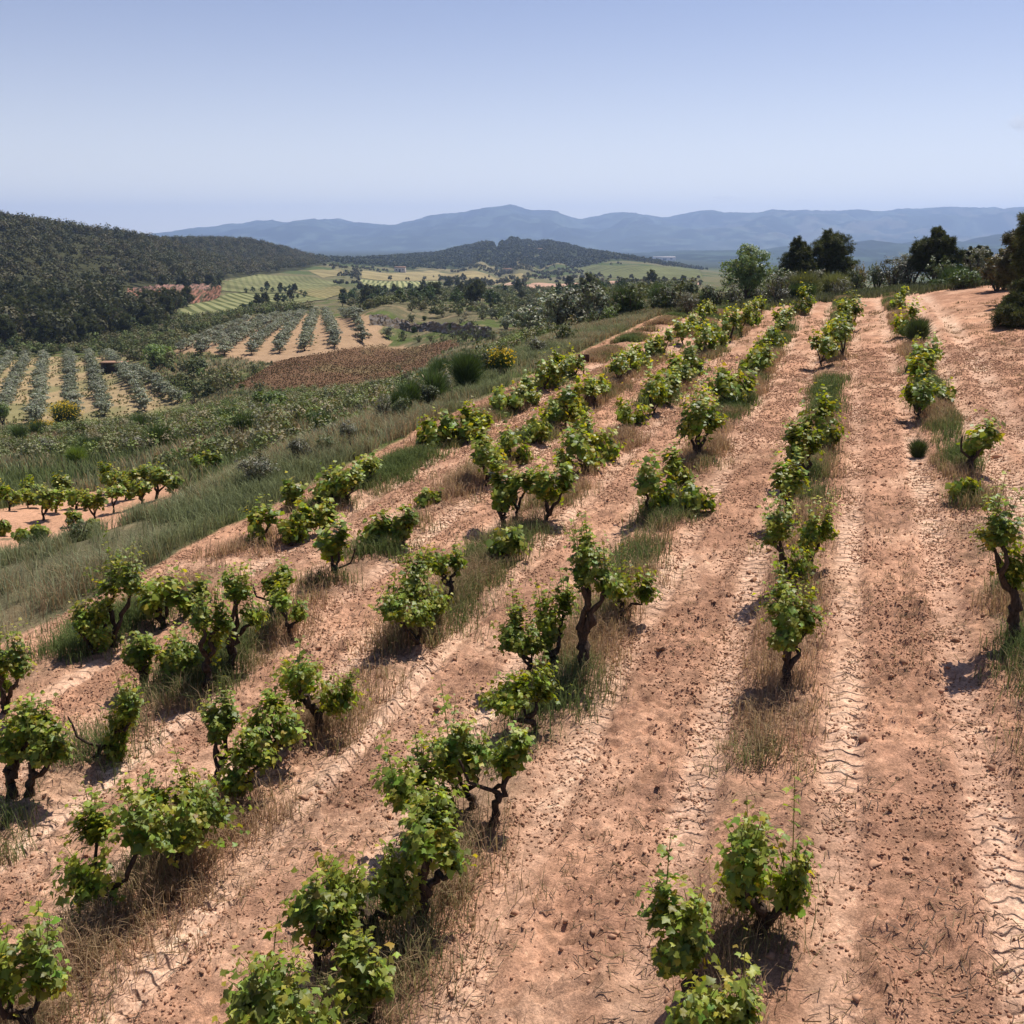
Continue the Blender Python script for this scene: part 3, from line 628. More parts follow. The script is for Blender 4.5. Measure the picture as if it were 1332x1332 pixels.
def shrub_obj(name, kind, seed, h, w, n, mat, flowers=0, loc=(0, 0, 0)):
    r = np.random.default_rng(seed); root = empty(name, loc); hw = w/2
    st = []
    for i in range(7):
        an = 6.28*i/7; e = np.array([math.cos(an)*hw*.5, math.sin(an)*hw*.5, h*.6]); st.append(tube(crook(np.array([0, 0, -.1]), e, 4, .02*h, seed+i), np.linspace(.03*h, .008*h, 4), 4))
    tube_mesh('stems', st, M_BARK, root)
    if kind == 'broom':
        an = r.uniform(0, 6.28, n); k = r.uniform(0, 1, n)**.6; P0 = np.stack([np.cos(an)*k*hw*.35, np.sin(an)*k*hw*.35, r.uniform(.0, .45, n)*h], 1)
        D = np.stack([np.cos(an)*k*.6, np.sin(an)*k*.6, np.ones(n)], 1)+r.normal(0, .34, (n, 3)); D /= np.linalg.norm(D, axis=1, keepdims=True)
        T = np.array([(-.018, 0, 0), (.018, 0, 0), (0, 0, 1)]); M = rotmats(D, r.uniform(0, 6.28, n)); V, Fc = stamp(T, np.array([(0, 1, 2)]), P0, M, r.uniform(.35, .6, n)*h)
        C = np.repeat(np.repeat(r.uniform(.6, 1.5, (n, 1)), 3, 1), 3, 0)
        mesh('foliage', V, Fc, mat, col=C, parent=root)
        tips = P0+D*r.uniform(.4, .6, (n, 1))*h
    else:
        blobs = []
        for i in range(9):
            an = r.uniform(0, 6.28); k = r.uniform(0, .6); c = np.array([math.cos(an)*hw*k, math.sin(an)*hw*k, h*r.uniform(.25, .68)]); br = hw*r.uniform(.32, .5)
            blobs.append((c, np.array([br, br, h*.26])))
        V, Fc, C = crown_leaves(blobs, n, w*.05 if kind != 'grey' else w*.04, (RH, RHF), r, up=.5)
        mesh('foliage', V, Fc, mat, col=C, parent=root); tips = V[::4]
    if flowers:
        flowers = int(flowers)
        P = tips[r.integers(0, len(tips), flowers)]+r.normal(0, .02*h, (flowers, 3))
        V, Fc = stamp(RH*1.6, RHF, P, rotmats(r.normal(0, 1, (flowers, 3)), r.uniform(0, 6, flowers)), np.full(flowers, .05*h**.5*1.3)); mesh('blossoms', V, Fc, M_FLOWER, parent=root)
    return root

class Proto:
    def __init__(s, maker): s.o = maker(); s.used = False
    def put(s, loc, sc, rz, sz=None):
        if not s.used:
            s.used = True; o = s.o; o.location = loc; o.scale = (sc, sc, sz or sc); o.rotation_euler = (0, 0, rz); return o
        return copy_tree(s.o, loc, sc, rz, sz)

def place_tree(label, name, kind, mat, d, cx0, cx1, cy0, cy1, seed, nleaf, cat='tree', group=None, size=None):
    a = at(cx0, cy1, d); b = at(cx1, cy0, d); x = (a[0]+b[0])/2; z = float(height(np.array(x), np.array(d)))
    h = b[2]-z; w = b[0]-a[0]
    o = tree_obj(name, kind, seed, h, w, max(.06*h, min(.3*h, a[2]-z)), nleaf, mat, loc=(x, d, z), size=size)
    tag(o, label, cat, group); return o
place_tree('pale green almond tree standing alone left of the pines on the crest', 'almond_tree', 'oak', leafmat('almond_leaves', (.17, .22, .09), trans=.25), 80, 932, 1012, 316, 404, 31, 12000, size=.17)
place_tree('slim dark pine, left one of the two touching pines on the crest', 'pine_tree', 'pine', M_PINE, 86, 1010, 1062, 308, 402, 32, 8000, size=.38)
place_tree('broader dark pine, right one of the two touching pines on the crest', 'pine_tree', 'pine', M_PINE, 88, 1040, 1116, 298, 400, 33, 11000, size=.38)
place_tree('tall dark conical pine on the crest at the head of the dirt track', 'pine_tree', 'pine', M_PINE, 74, 1182, 1250, 295, 402, 34, 14000, size=.36)
place_tree('dark brownish evergreen oak right of the conical pine', 'oak_tree', 'oak', leafmat('oak_brown', (.085, .09, .04), trans=.2), 76, 1232, 1296, 318, 402, 35, 7500, size=.26)
place_tree('brownish leaning pine behind the track bushes at the right edge', 'pine_tree', 'pine', leafmat('pine_brown', (.095, .09, .04), trans=.2), 50, 1280, 1410, 262, 430, 36, 12000, size=.32)
place_tree('rusty-tinged oak filling the gap before the right-edge pines', 'oak_tree', 'oak', leafmat('oak_rusty', (.12, .105, .045), trans=.2), 60, 1268, 1345, 318, 415, 39, 12000, size=.18)
place_tree('tall pine at the right edge whose top is cut by the frame', 'pine_tree', 'pine', M_PINE, 46, 1302, 1430, 228, 415, 37, 9000, size=.32)
place_tree('dark juniper bush shading the dirt track at the right edge', 'juniper_bush', 'juniper', M_PINE, 41, 1274, 1400, 380, 475, 38, 12000, cat='bush', size=.28)
def shrub_at(label, kind, mat, px, py, wpx, hpx, seed, n=2500, flowers=0, d=None, name='shrub', group=None):
    P = hit(px, py) if d is None else at(px, py, d)
    P[2] = float(height(P[0], P[1])) if P[1] > 90 else gz(P[0], P[1])[0]
    s = P[1]/F
    top = at(px, py-hpx, P[1])[2]
    o = shrub_obj(name, kind, seed, max(top-P[2], hpx*s), wpx*s, n, mat, flowers, P); tag(o, label, 'shrub', group); return o
for i in range(48):
    u_ = random.uniform(73.5, 80); v_ = random.uniform(-20, 13); x_, y_ = xy_of(u_, v_)
    if i == 0: crest_sh = [Proto(lambda k=k: shrub_obj('shrub', ('green', 'grey', 'broom')[k % 3], 590+k, 1.9, 2.4, 1700, (M_SHRUB, M_GREY, M_BROOM)[k % 3])) for k in range(6)]
    k = random.randrange(6); o = crest_sh[k].put((x_, y_, float(height(x_, y_))), (random.uniform(.5, .85) if k % 3 == 2 else random.uniform(.7, 1.5)), random.uniform(0, 6))
    tag(o, f"{('leafy green', 'grey twiggy', 'feathery')[k%3]} bush in the brush along the crest", 'shrub', f"{('leafy green', 'grey twiggy', 'feathery')[k%3]} bushes along the crest")
M_YG = leafmat('light_shrub', (.16, .22, .06), trans=.25)
SHR = [
('large grey twiggy shrub on the bank above the grassy strip','grey',M_GREY,335,632,72,52,0),
('dark green rounded shrub right of the large grey shrub','green',M_SHRUB,425,594,42,32,0),
('bright green broom shrub above the lower terrace vines','broom',M_YG,101,608,28,32,0),
('large dark broom by the brown field, right one of the pair','broom',M_BROOM,607,503,48,52,0),
('dark broom by the brown field, left one of the pair','broom',M_BROOM,575,504,38,44,0),
('yellow flowering broom at the front edge of the lower olive grove','broom',M_BROOM,86,556,46,36,900),
('low yellow flowering broom left of the taller one by the olive grove','broom',M_BROOM,56,566,60,20,900),
('bright green round bush at the left edge below the olives','green',M_YG,4,552,28,32,0),
('yellow flowering broom beside the row-end sign','broom',M_BROOM,652,485,50,34,420),
('small yellow flowering broom right of the pair of dark brooms','broom',M_BROOM,632,488,24,24,120),
('yellow-green bush below the brown field corner','green',M_YG,352,540,60,34,30),
('small yellow flowering broom on the path bend below the olives','broom',M_BROOM,240,566,28,16,220),
('orange-yellow flowering broom right of the path bend','broom',M_BROOM,274,560,26,16,200),
('grey feathery shrub in the middle of the scrub slope','grey',M_GREY,500,548,36,42,0),
('purple-grey twiggy shrub below the brown field','grey',M_GREY,492,520,30,30,0),
('small round dark shrub standing in the brown field','green',M_SHRUB,331,487,18,16,0),
('dark green bush by the path between the groves','green',M_SHRUB,255,488,40,30,0),
('dark green bush left of the small round shrub','green',M_SHRUB,296,492,26,22,0),
('light green bush on the corner between the two olive groves','green',M_YG,205,478,50,34,0),
('bright green bush in the scrub left of the crest','green',M_YG,792,420,26,24,0),
('feathery dark broom between the vines of the track-side row','broom',M_BROOM,1192,450,34,40,0),
('grey twiggy shrub between the large grey shrub and the vine rows','grey',M_GREY,392,604,52,38,0),
('leafy shrub left of the large grey twiggy shrub','green',M_SHRUB,288,590,44,32,0),
('grey mounded shrub behind the dark rounded shrub','grey',M_GREY,458,580,44,36,0),
('leafy green shrub downhill from the outermost vine row','green',M_SHRUB,524,548,38,36,0),
('low olive-green shrub above the right end of the terrace vines','green',M_YG,232,604,44,28,0),
('mounded grey shrub above the middle of the terrace vines','grey',M_GREY,176,592,46,32,0),
('wide grey shrub above the left end of the terrace vines','grey',M_GREY,58,600,56,32,0),
('leafy shrub just below the pair of dark brooms','green',M_SHRUB,560,528,42,32,0),
('grey-green shrub uphill from the row-end sign','grey',M_GREY,700,462,50,28,0),
('leafy green shrub on the scrub edge above the row-end sign','green',M_SHRUB,732,448,46,28,0),
('low grey-green shrub under the vines of the track-side row','broom',M_BROOM,1194,592,36,26,0),
('small grey-green shrub among the track-side vines','broom',M_BROOM,1196,540,24,26,0),
]
for i, (lab, kind, mat, px, py, w, h, fl) in enumerate(SHR):
    shrub_at(lab, kind, mat, px, py, w, h, 400+i, n=3500 if h > 28 else 1800, flowers=fl)
CREST = [
('dark rounded bush right of the two touching pines','green',M_SHRUB,1140,386,34,42,76),
('bare greyish twiggy shrub left of the conical pine','grey',M_GREY,1168,388,44,54,76),
('orange-tinged bush just right of the two touching pines','green',leafmat('rusty_leaves',(.16,.13,.05)),1116,372,34,38,86),
('tall grey-green broom below the two touching pines','broom',leafmat('grey_broom',(.13,.14,.08)),1045,390,60,40,74),
('grey-green broom right of the almond tree','broom',leafmat('grey_broom',(.13,.14,.08)),1012,390,40,32,75),
('wide grey-green broom at the middle of the crest','broom',leafmat('grey_broom',(.13,.14,.08)),1085,390,60,34,75),
('low dark bush left of the almond tree','green',M_SHRUB,928,392,46,32,72),
('low grey bush at the left end of the crest','grey',M_GREY,895,398,40,24,70),
('green leafy bush at the foot of the conical pine','green',M_OAK,1250,402,60,26,66),
('brown-green bush right of the foot of the conical pine','green',M_OAK,1292,412,50,36,60),
('dark bush in the corner above the juniper','green',M_SHRUB,1320,425,56,60,52),
('low green bush beside the head of the dirt track','green',M_OAK,1218,398,40,14,68),
('low bush behind the almond tree','green',M_SHRUB,975,392,60,28,84),
]
for i, (lab, kind, mat, px, py, w, h, d) in enumerate(CREST):
    shrub_at(lab, kind, mat, px, py, w, h, 450+i, n=3500, d=d)

# prototypes for repeated trees; the first placement moves the prototype itself
olives = [Proto(lambda i=i: tree_obj('olive_tree', 'olive', 500+i, 3.0, 4.0, .35, 2600, M_OLIVE, size=.24)) for i in range(4)]
pines = [Proto(lambda i=i: tree_obj('pine_tree', 'pine', 520+i, 9, 6.5, 1.6, 1500, M_PINE, size=1.1)) for i in range(5)]
oaks = [Proto(lambda i=i: tree_obj('oak_tree', 'oak', 540+i, 5.5, 6, .8, 1600, M_OAK, size=.55)) for i in range(3)]
sg = [Proto(lambda i=i: shrub_obj('shrub', 'green', 560+i, 1.6, 2.2, 900, M_SHRUB)) for i in range(4)]
sgr = [Proto(lambda i=i: shrub_obj('shrub', 'grey', 570+i, 1.2, 1.8, 900, M_GREY)) for i in range(3)]
sbr = [Proto(lambda i=i: shrub_obj('shrub', 'broom', 580+i, 1.5, 1.7, 900, M_BROOM)) for i in range(3)]
# olive groves: rows given by their two ends in the photo
UPR = [((233,459),(322,420)),((260,461),(341,418)),((292,462),(360,415)),((328,461),(378,413)),((363,459),(393,411)),((398,456),(409,410)),((436,452),(424,410)),((472,446),(446,412))]
LOWR = [((-50,545),(15,466)),((-2,549),(36,466)),((48,550),(58,465)),((95,547),(90,464)),((136,540),(116,464)),((190,534),(140,464)),((232,524),(162,486))]
def line_xy(a, b, step):
    A = hit(*a); B = hit(*b); L = np.hypot(*(B-A)[:2]); n = max(2, int(L/step)); return [A+(B-A)*i/n for i in range(n+1)]
for nm, rws, wh in (('upper', UPR, 'above brown field'), ('lower', LOWR, 'in left valley grove')):
    for ri, (a, b) in enumerate(rws):
        for ti, P in enumerate(line_xy(a, b, 6.0 if nm == 'upper' else 4.6)):
            x, y = P[0]+random.uniform(-.3, .3), P[1]+random.uniform(-.4, .4)
            s = random.uniform(1.0, 1.3)*(1.12 if nm == 'upper' else 1.0)
            o = random.choice(olives).put((x, y, float(height(x, y))), s, random.uniform(0, 6.28), s*.8)
            A_ = hit(*a); B_ = hit(*b); o.rotation_euler = (0, 0, math.atan2(B_[1]-A_[1], B_[0]-A_[0])+random.choice((0, math.pi))+random.uniform(-.15, .15)); o.scale = (s*1.25, s*.80, s*.72)
            tag(o, f'olive {wh}, {ORD[ti]} tree from near end, {ORD[ri]} row from left', 'olive tree', 'olive trees in grove rows')
for i, (px, py, s) in enumerate([(505,440,.9),(690,445,1.1),(660,428,1.1),(725,436,1.2),(745,430,1.1),(770,424,1.1),(690,418,1.0),(640,415,.9),(620,405,.9),(250,548,.8),(475,468,.5)][:9]):
    P = hit(px, py); o = random.choice(olives).put((P[0], P[1], float(height(P[0], P[1]))), s, i)
    tag(o, f'lone wild olive tree in the scrub behind the rocky bank, {ORD[i]} placed from the bank', 'olive tree', 'wild olive trees in the scrub')
# scrub and tree scatter, kept out of the fields
def free(x, y):
    u, v = uv_of(x, y)
    if v > -14.2 and u < 76 : return False
    return not (inpoly(x, y, Z_BROWN) or inpoly(x, y, Z_UPGROVE) or inpoly(x, y, Z_LOWGROVE) or inpoly(x, y, Z_TERR) or any(inpoly(x, y, p) for p, c in FIELDW))
def scatter(boxes, n, dmin=0):
    out = []; t = 0
    while len(out) < n and t < n*30:
        t += 1; x0, x1, y0, y1 = random.choice(boxes); P = hit(random.uniform(x0, x1), random.uniform(y0, y1))
        if P is None or P[1] < dmin or not free(P[0], P[1]): continue
        out.append(P)
    return out
for P in scatter([(-20,560,512,600),(-20,400,512,590),(400,700,470,540)], 88):
    k = random.random(); pr = random.choice(sg if k < .35 else sgr if k < .7 else sbr); s = random.uniform(.5, 1.35)*(1 if P[1] > 50 else .75)
    o = pr.put((P[0], P[1], float(height(P[0], P[1]))), s, random.uniform(0, 6.28))
    w = 'dark green leafy' if k < .35 else 'grey twiggy' if k < .7 else 'feathery green'
    tag(o, f'small {w} shrub on the scrub slope between vines and valley groves', 'shrub', f'small {w} shrubs on the scrub slope')
for P in scatter([(520,900,385,440),(600,860,380,425),(640,900,395,430)], 70):
    k = random.random(); s = random.uniform(.9, 2.0)
    pr = random.choice(sg if k < .5 else sgr if k < .75 else sbr)
    o = pr.put((P[0], P[1], float(height(P[0], P[1]))), s, random.uniform(0, 6.28))
    w = 'dark green leafy' if k < .5 else 'grey twiggy' if k < .75 else 'feathery green'
    tag(o, f'{w} shrub in the scrub behind the rocky bank', 'shrub', f'{w} shrubs behind the rocky bank')
for P in scatter([(440,870,372,400),(540,800,372,395),(440,520,378,400),(440,640,385,402)], 90, 280):
    k = random.random(); s = random.uniform(.6, 1.15)
    o = random.choice(oaks if k < .6 else pines).put((P[0], P[1], float(height(P[0], P[1]))), s*(1 if k < .6 else .75), random.uniform(0, 6.28))
    tag(o, 'dark round oak in the wooded belt behind the scrub' if k < .6 else 'dark pine in the wooded belt behind the scrub', 'tree', 'oaks in the wooded belt' if k < .6 else 'pines in the wooded belt')
for i, (px, py, s, lab) in enumerate([(740,378,.9,'tall dark pine standing out of the scrub below the central hill'),(766,400,.85,'dark round pine in the scrub right of the tall one'),(584,376,1.0,'dark pine in the belt, left of the central gap'),(612,378,.9,'dark pine in the belt, right of its taller neighbour')]):
    P = hit(px, py); o = pines[i].put((P[0], P[1], float(height(P[0], P[1]))), s, i); tag(o, lab, 'tree')
for i in range(34):
    u_ = random.uniform(2, 66); v_ = random.uniform(-20.5, -14.2); x_, y_ = xy_of(u_, v_)
    if inpoly(x_, y_, Z_TERR): continue
    k = random.random(); o = random.choice(sg if k < .4 else sgr if k < .75 else sbr).put((x_, y_, float(height(x_, y_))), random.uniform(.22, .5), random.uniform(0, 6))
    w = 'leafy green' if k < .4 else 'grey twiggy' if k < .75 else 'feathery green'
    tag(o, f'small {w} bush growing in the tall grass of the bank', 'shrub', f'small {w} bushes in the bank grass')
# hedge of bushes between the two groves and at the foot of the bank
for i, (px, py, s) in enumerate([(175,470,1.6),(190,462,1.5),(210,458,1.4),(222,470,1.7),(240,482,1.6),(262,480,1.3),(190,490,1.4),(275,492,1.5),(180,500,1.4),(225,500,1.3),(250,505,1.2),(300,505,1.4),(335,515,1.5),(205,512,1.1),(275,515,1.2),(320,525,1.2),(370,525,1.3),
    (525,443,1.6),(545,445,1.5),(560,444,1.3),(590,441,1.5),(605,443,1.8),(620,443,1.8),(640,444,1.6),(655,443,1.5),(480,440,1.1),(635,436,1.5),(575,443,1.1)]):
    P = hit(px, py); o = random.choice(sg).put((P[0], P[1], float(height(P[0], P[1]))), s, i*1.3)
    tag(o, ('dark green bush in the overgrown bank between the two groves' if i < 17 else 'dark green bush at the foot of the rocky bank'), 'shrub', 'bushes between the groves' if i < 17 else 'bushes at the foot of the rocky bank')
# forest edge: pines one can tell apart
fe = []; t = 0
while len(fe) < 230 and t < 6000:
    t += 1; px = random.uniform(-30, 300); py = random.uniform(385, 462) if px < 210 else random.uniform(372, 425)
    P = hit(px, py)
    if P is None or not inpoly(P[0], P[1], FOREST_POLY) or inpoly(P[0], P[1], Z_ERODE): continue
    if any((P[0]-q[0])**2+(P[1]-q[1])**2 < 16 for q in fe): continue
    fe.append(P)
for P in fe:
    k = random.random(); s = random.uniform(.6, 1.1)
    o = (random.choice(pines) if k < .72 else random.choice(oaks)).put((P[0], P[1], float(height(P[0], P[1]))-.2), s, random.uniform(0, 6.28))
    if k < .72: tag(o, 'dark pine on the lower slope of the wooded hill at left', 'tree', 'pines along the forest foot')
    else: tag(o, 'round oak on the lower slope of the wooded hill at left', 'tree', 'oaks along the forest foot')
# tree lines between the far parcels
TL = [((320,382),(385,380),8),((318,408),(395,388),10),((470,384),(640,372),16),((560,362),(700,364),10),((700,356),(740,362),6),((840,372),(912,374),10),((560,374),(660,370),9),((350,380),(395,384),5),((335,306),(345,306),0)]
for a, b, n in TL:
    for i in range(n):
        t = (i+random.uniform(-.3, .3))/max(n-1, 1); P = hit(a[0]+(b[0]-a[0])*t, a[1]+(b[1]-a[1])*t+random.uniform(-1.5, 1.5))
        if P is None: continue
        o = random.choice(oaks+pines[:2]).put((P[0], P[1], float(height(P[0], P[1]))), random.uniform(.45, .9), i)
        tag(o, 'dark tree in a hedgerow between the far valley fields', 'tree', 'hedgerow trees between the far fields')

# the wooded hills: far too many trees to tell apart
def forest(name, poly, n, seed, hmin, hmax, nface, fsize, cols, skip=None, dmin=0):
    r = np.random.default_rng(seed); P = np.array(poly); lo, hi = P.min(0), P.max(0)
    xy = r.uniform(lo, hi, (n*6, 2)); xy = xy[inpoly(xy[:, 0], xy[:, 1], poly)]
    if skip: xy = xy[skip(xy[:, 0], xy[:, 1])]
    xy = xy[:n]; z = height(xy[:, 0], xy[:, 1]); m = len(xy); h = r.uniform(hmin, hmax, m); w = h*r.uniform(.32, .45, m)
    j = np.repeat(np.arange(m), nface); k = len(j)
    d = r.normal(0, 1, (k, 3)); d /= np.linalg.norm(d, axis=1, keepdims=True); rr = r.uniform(.5, 1.05, (k, 1)); d[:, 2] = np.abs(d[:, 2])*1.1-.3
    Pp = np.stack([xy[j, 0], xy[j, 1], z[j]+h[j]*.52], 1)+d*rr*np.stack([w[j], w[j], h[j]*.48], 1)*(1+.35*r.normal(0, .4, (k, 1)))
    V, Fc = stamp(RH*np.array([1.5, 1, 1]), RHF, Pp, rotmats(d+r.normal(0, .5, (k, 3))+np.array([0, 0, .3]), r.uniform(0, 6.28, k)), fsize*r.uniform(.6, 1.3, k))
    tc = np.array(cols)[r.integers(0, len(cols), m)]*r.uniform(.72, 1.28, (m, 1))
    C = np.repeat(tc[j]*r.uniform(.75, 1.3, (k, 1)), 4, 0)
    return tag(mesh(name, V, Fc, M_FOREST, col=C), ('low brown and green weeds' if name == 'field_weeds' else 'dense growth of pines, oaks and brush'), name.replace('_', ' '), kind='stuff')
cols = [(.080, .082, .040), (.095, .090, .045), (.066, .072, .036), (.105, .092, .052)]
def clear(x, y):
    u, v = uv_of(x, y); return (fbm(x/35, y/35, 301, 3) < .70) & ~inpoly(x, y, Z_ERODE)
forest('forest', FOREST_POLY, 8000, 61, 5.5, 11, 105, 1.15, cols, clear)
forest('forest', HILL_POLY, 8000, 62, 5, 10, 30, 3.2, [(.066, .078, .040), (.055, .066, .036)], lambda x, y: fbm(x/70, y/70, 64, 3) < .68)
vp = [at(*p)[:2] for p in ((440,372,700),(900,372,500),(910,360,1100),(900,350,2100),(460,350,1700),(420,352,1300))]
forest('far_woods', vp, 1100, 63, 3, 7, 36, 1.9, cols, lambda x, y: (fbm(x/60, y/60, 66, 3) > .53) & ~np.any([inpoly(x, y, p) for p, c in FIELDW], 0))
sp_ = [at(*p)[:2] for p in ((470,405,270),(640,420,260),(900,388,110),(905,372,480),(640,372,750),(440,380,560))]
forest('thicket', sp_, 3800, 64, 1.0, 3.6, 70, .52, [(.135, .14, .065), (.09, .105, .045), (.18, .165, .09), (.14, .155, .06)], lambda x, y: ~np.any([inpoly(x, y, p) for p in [q[0] for q in FIELDW]+[Z_BROWN, Z_UPGROVE]], 0) & (fbm(x/14, y/14, 68, 3) > .42))
sl_ = [at(*p)[:2] for p in ((-60,590,52),(300,590,40),(520,570,36),(650,490,62),(760,425,80),(700,450,150),(560,500,140),(345,510,145),(235,552,140),(-80,560,145))]
forest('low_scrub', sl_, 6000, 67, .3, 1.6, 60, .15, [(.19, .20, .09), (.13, .16, .06), (.28, .235, .14), (.23, .22, .13), (.20, .24, .08)], lambda x, y: ~inpoly(x, y, Z_TERR) & ~inpoly(x, y, Z_BROWN) & (uv_of(x, y)[1] < np.where(uv_of(x, y)[0] > 34, -14.2, -17)) & (fbm(x/6, y/6, 71, 3) > .47))
lp_ = [at(*p)[:2] for p in ((-60,462,262),(180,462,225),(215,480,190),(260,520,150),(340,520,148),(300,505,165),(225,468,200),(228,455,225),(330,410,345),(430,408,360),(300,400,480),(235,415,400),(190,436,330),(-60,455,290))]
forest('thicket', lp_, 1500, 65, 1.0, 4, 70, .5, [(.13, .14, .06), (.085, .10, .042), (.17, .155, .08), (.13, .16, .055)], lambda x, y: ~np.any([inpoly(x, y, p) for p in [q[0] for q in FIELDW]+[Z_BROWN, Z_UPGROVE, Z_LOWGROVE]], 0) & (fbm(x/14, y/14, 69, 3) > .38))

forest('field_weeds', Z_BROWN, 8000, 81, .05, .18, 6, .18, [(.17, .092, .052), (.14, .08, .044), (.20, .125, .07), (.14, .125, .06)], lambda x, y: fbm(x/3, y/9, 82, 3) > .18)
forest('field_weeds', Z_LOWGROVE, 2600, 83, .15, .5, 8, .26, [(.20, .20, .08), (.28, .22, .12), (.15, .17, .06)], lambda x, y: fbm(x/4, y/9, 84, 3) > .5)
# ------------------------------------------------------------------ banks of rock
def bank(name, pts, h, label, cols, seed, depth=3.0):
    A = [hit(*p) for p in pts]; path = []
    for a, b in zip(A[:-1], A[1:]):
        for t in np.linspace(0, 1, 60, endpoint=False): path.append(a+(b-a)*t)
    path = np.array(path); n = len(path); rws = 14
    V, C = [], []
    for j in range(rws):
        t = j/(rws-1); hh = h*t*(.7+.5*fbm(np.arange(n)/14.0, np.zeros(n), seed, 3))
        off = depth*t*.6; nz_ = (fbm(np.arange(n)/3.0, np.full(n, j*.6), seed+1, 3)-.5)
        V.append(np.stack([path[:, 0]+nz_*.7, path[:, 1]+off+nz_*1.6, height(path[:, 0], path[:, 1])+hh-.3+nz_*.3], 1))
        q_ = sstep(.45, .6, fbm(np.arange(n)/5.0, np.full(n, j*.8), seed+2, 3)); C.append(np.asarray(cols[0])*(1-q_[:, None])+np.asarray(cols[1])*q_[:, None])
    V = np.concatenate(V); C = np.concatenate(C); I = np.arange(rws*n).reshape(rws, n)
    Q = np.stack([I[:-1, :-1], I[:-1, 1:], I[1:, 1:], I[1:, :-1]], -1).reshape(-1, 4)
    return tag(mesh(name, V, Q, M_ROCK, col=C), kind='structure')
bank('rock_bank', [(480,424),(520,428),(560,430),(600,436),(640,441)], 2.6, '', ((.20, .15, .10), (.30, .26, .22)), 71)
bank('eroded_bank', [(158,398),(190,397),(230,396),(262,394),(285,388)], 6.5, '', ((.46, .22, .15), (.14, .12, .07)), 73, 14)
bank('eroded_bank', [(168,389),(200,386),(235,386),(272,384)], 6, '', ((.45, .25, .19), (.13, .11, .07)), 74, 12)

# ------------------------------------------------------------------ grasses
def blades(name, P, hgt, wid, lean, C, kind_label, r):
    n = len(P); an = r.uniform(0, 6.28, n); ln = lean*r.uniform(.2, 1.3, n)
    dx, dy = np.cos(an), np.sin(an); sx, sy = -dy*wid/2, dx*wid/2; z = np.zeros(n)
    b0 = P+np.stack([sx, sy, z-.02], 1); b1 = P+np.stack([-sx, -sy, z-.02], 1)
    m = P+np.stack([dx*ln*hgt*.35, dy*ln*hgt*.35, hgt*.6], 1); m0 = m+np.stack([sx, sy, z], 1)*.7; m1 = m-np.stack([sx, sy, z], 1)*.7
    t = P+np.stack([dx*ln*hgt, dy*ln*hgt, hgt*(1-.25*ln)], 1)
    V = np.stack([b0, b1, m0, m1, t], 1).reshape(-1, 3); k = np.arange(n)[:, None]*5
    Fc = np.concatenate([k+np.array([[0, 1, 3]]), k+np.array([[0, 3, 2]]), k+np.array([[2, 3, 4]])])
    return tag(mesh(name, V, Fc, M_GRASS, col=np.repeat(C, 5, 0)), *kind_label, kind='stuff')
def tufts(u, v, per, spread, r):
    n = len(u); j = np.repeat(np.arange(n), per); x, y = xy_of(u[j]+r.normal(0, spread, n*per), v[j]+r.normal(0, spread, n*per))
    return np.stack([x, y, gz(x, y)], 1), j
r = np.random.default_rng(11)
DRY = np.array((.34, .235, .135)); PINK = np.array((.30, .185, .115)); GRN = np.array((.115, .145, .05)); GRY = np.array((.19, .195, .115))
us, vs, kk = [], [], []
for k, dn in enumerate((65, 38, 80, 135, 150, 150)):
    n = int(70*dn); u = r.uniform(2, 72, n); d_ = fbm(u/1.7, u*0+k*7, 150, 3); keep = r.uniform(0, 1, n) < sstep(.33, .6, d_); u = u[keep]
    us.append(u); vs.append(rowv(k)+r.normal(0, .18+.035*k, len(u))); kk.append(np.full(len(u), k))
u = np.concatenate(us); v = np.concatenate(vs)
P, j = tufts(u, v, 16, .10, r); n = len(P)
gm = sstep(.42, .60, fbm(P[:, 0]/2.5, P[:, 1]/2.5, 160, 3)+r.normal(0, .05, n))[:, None]
C = (np.where(r.random((n, 1)) < .55, DRY*1.25, PINK*1.25)*(1-gm)+GRN*1.2*gm)*r.uniform(.6, 1.25, (n, 1))
hs = (r.uniform(.10, .38, n)*(.6+.8*fbm(P[:, 0]/1.2, P[:, 1]/1.2, 161, 2)))
blades('weeds', P, hs, .004+.00042*P[:, 1], .85, C, ('dry and green weeds growing along the vine rows', 'weeds'), r)
# scattered dry stalks between the rows
n = 22000; u = r.uniform(2, 60, n); v = r.uniform(-12, 8, n); keep = r.random(n) < sstep(.45, .7, fbm(u/1.1, v/.6, 170, 3)); P, j = tufts(u[keep], v[keep], 6, .05, r)
n = len(P); blades('dry_stalks', P, r.uniform(.02, .11, n), .004+.0004*P[:, 1], 1.1, DRY*r.uniform(.5, 1.1, (n, 1)), ('short dry stalks on the ploughed soil', 'stalks'), r)
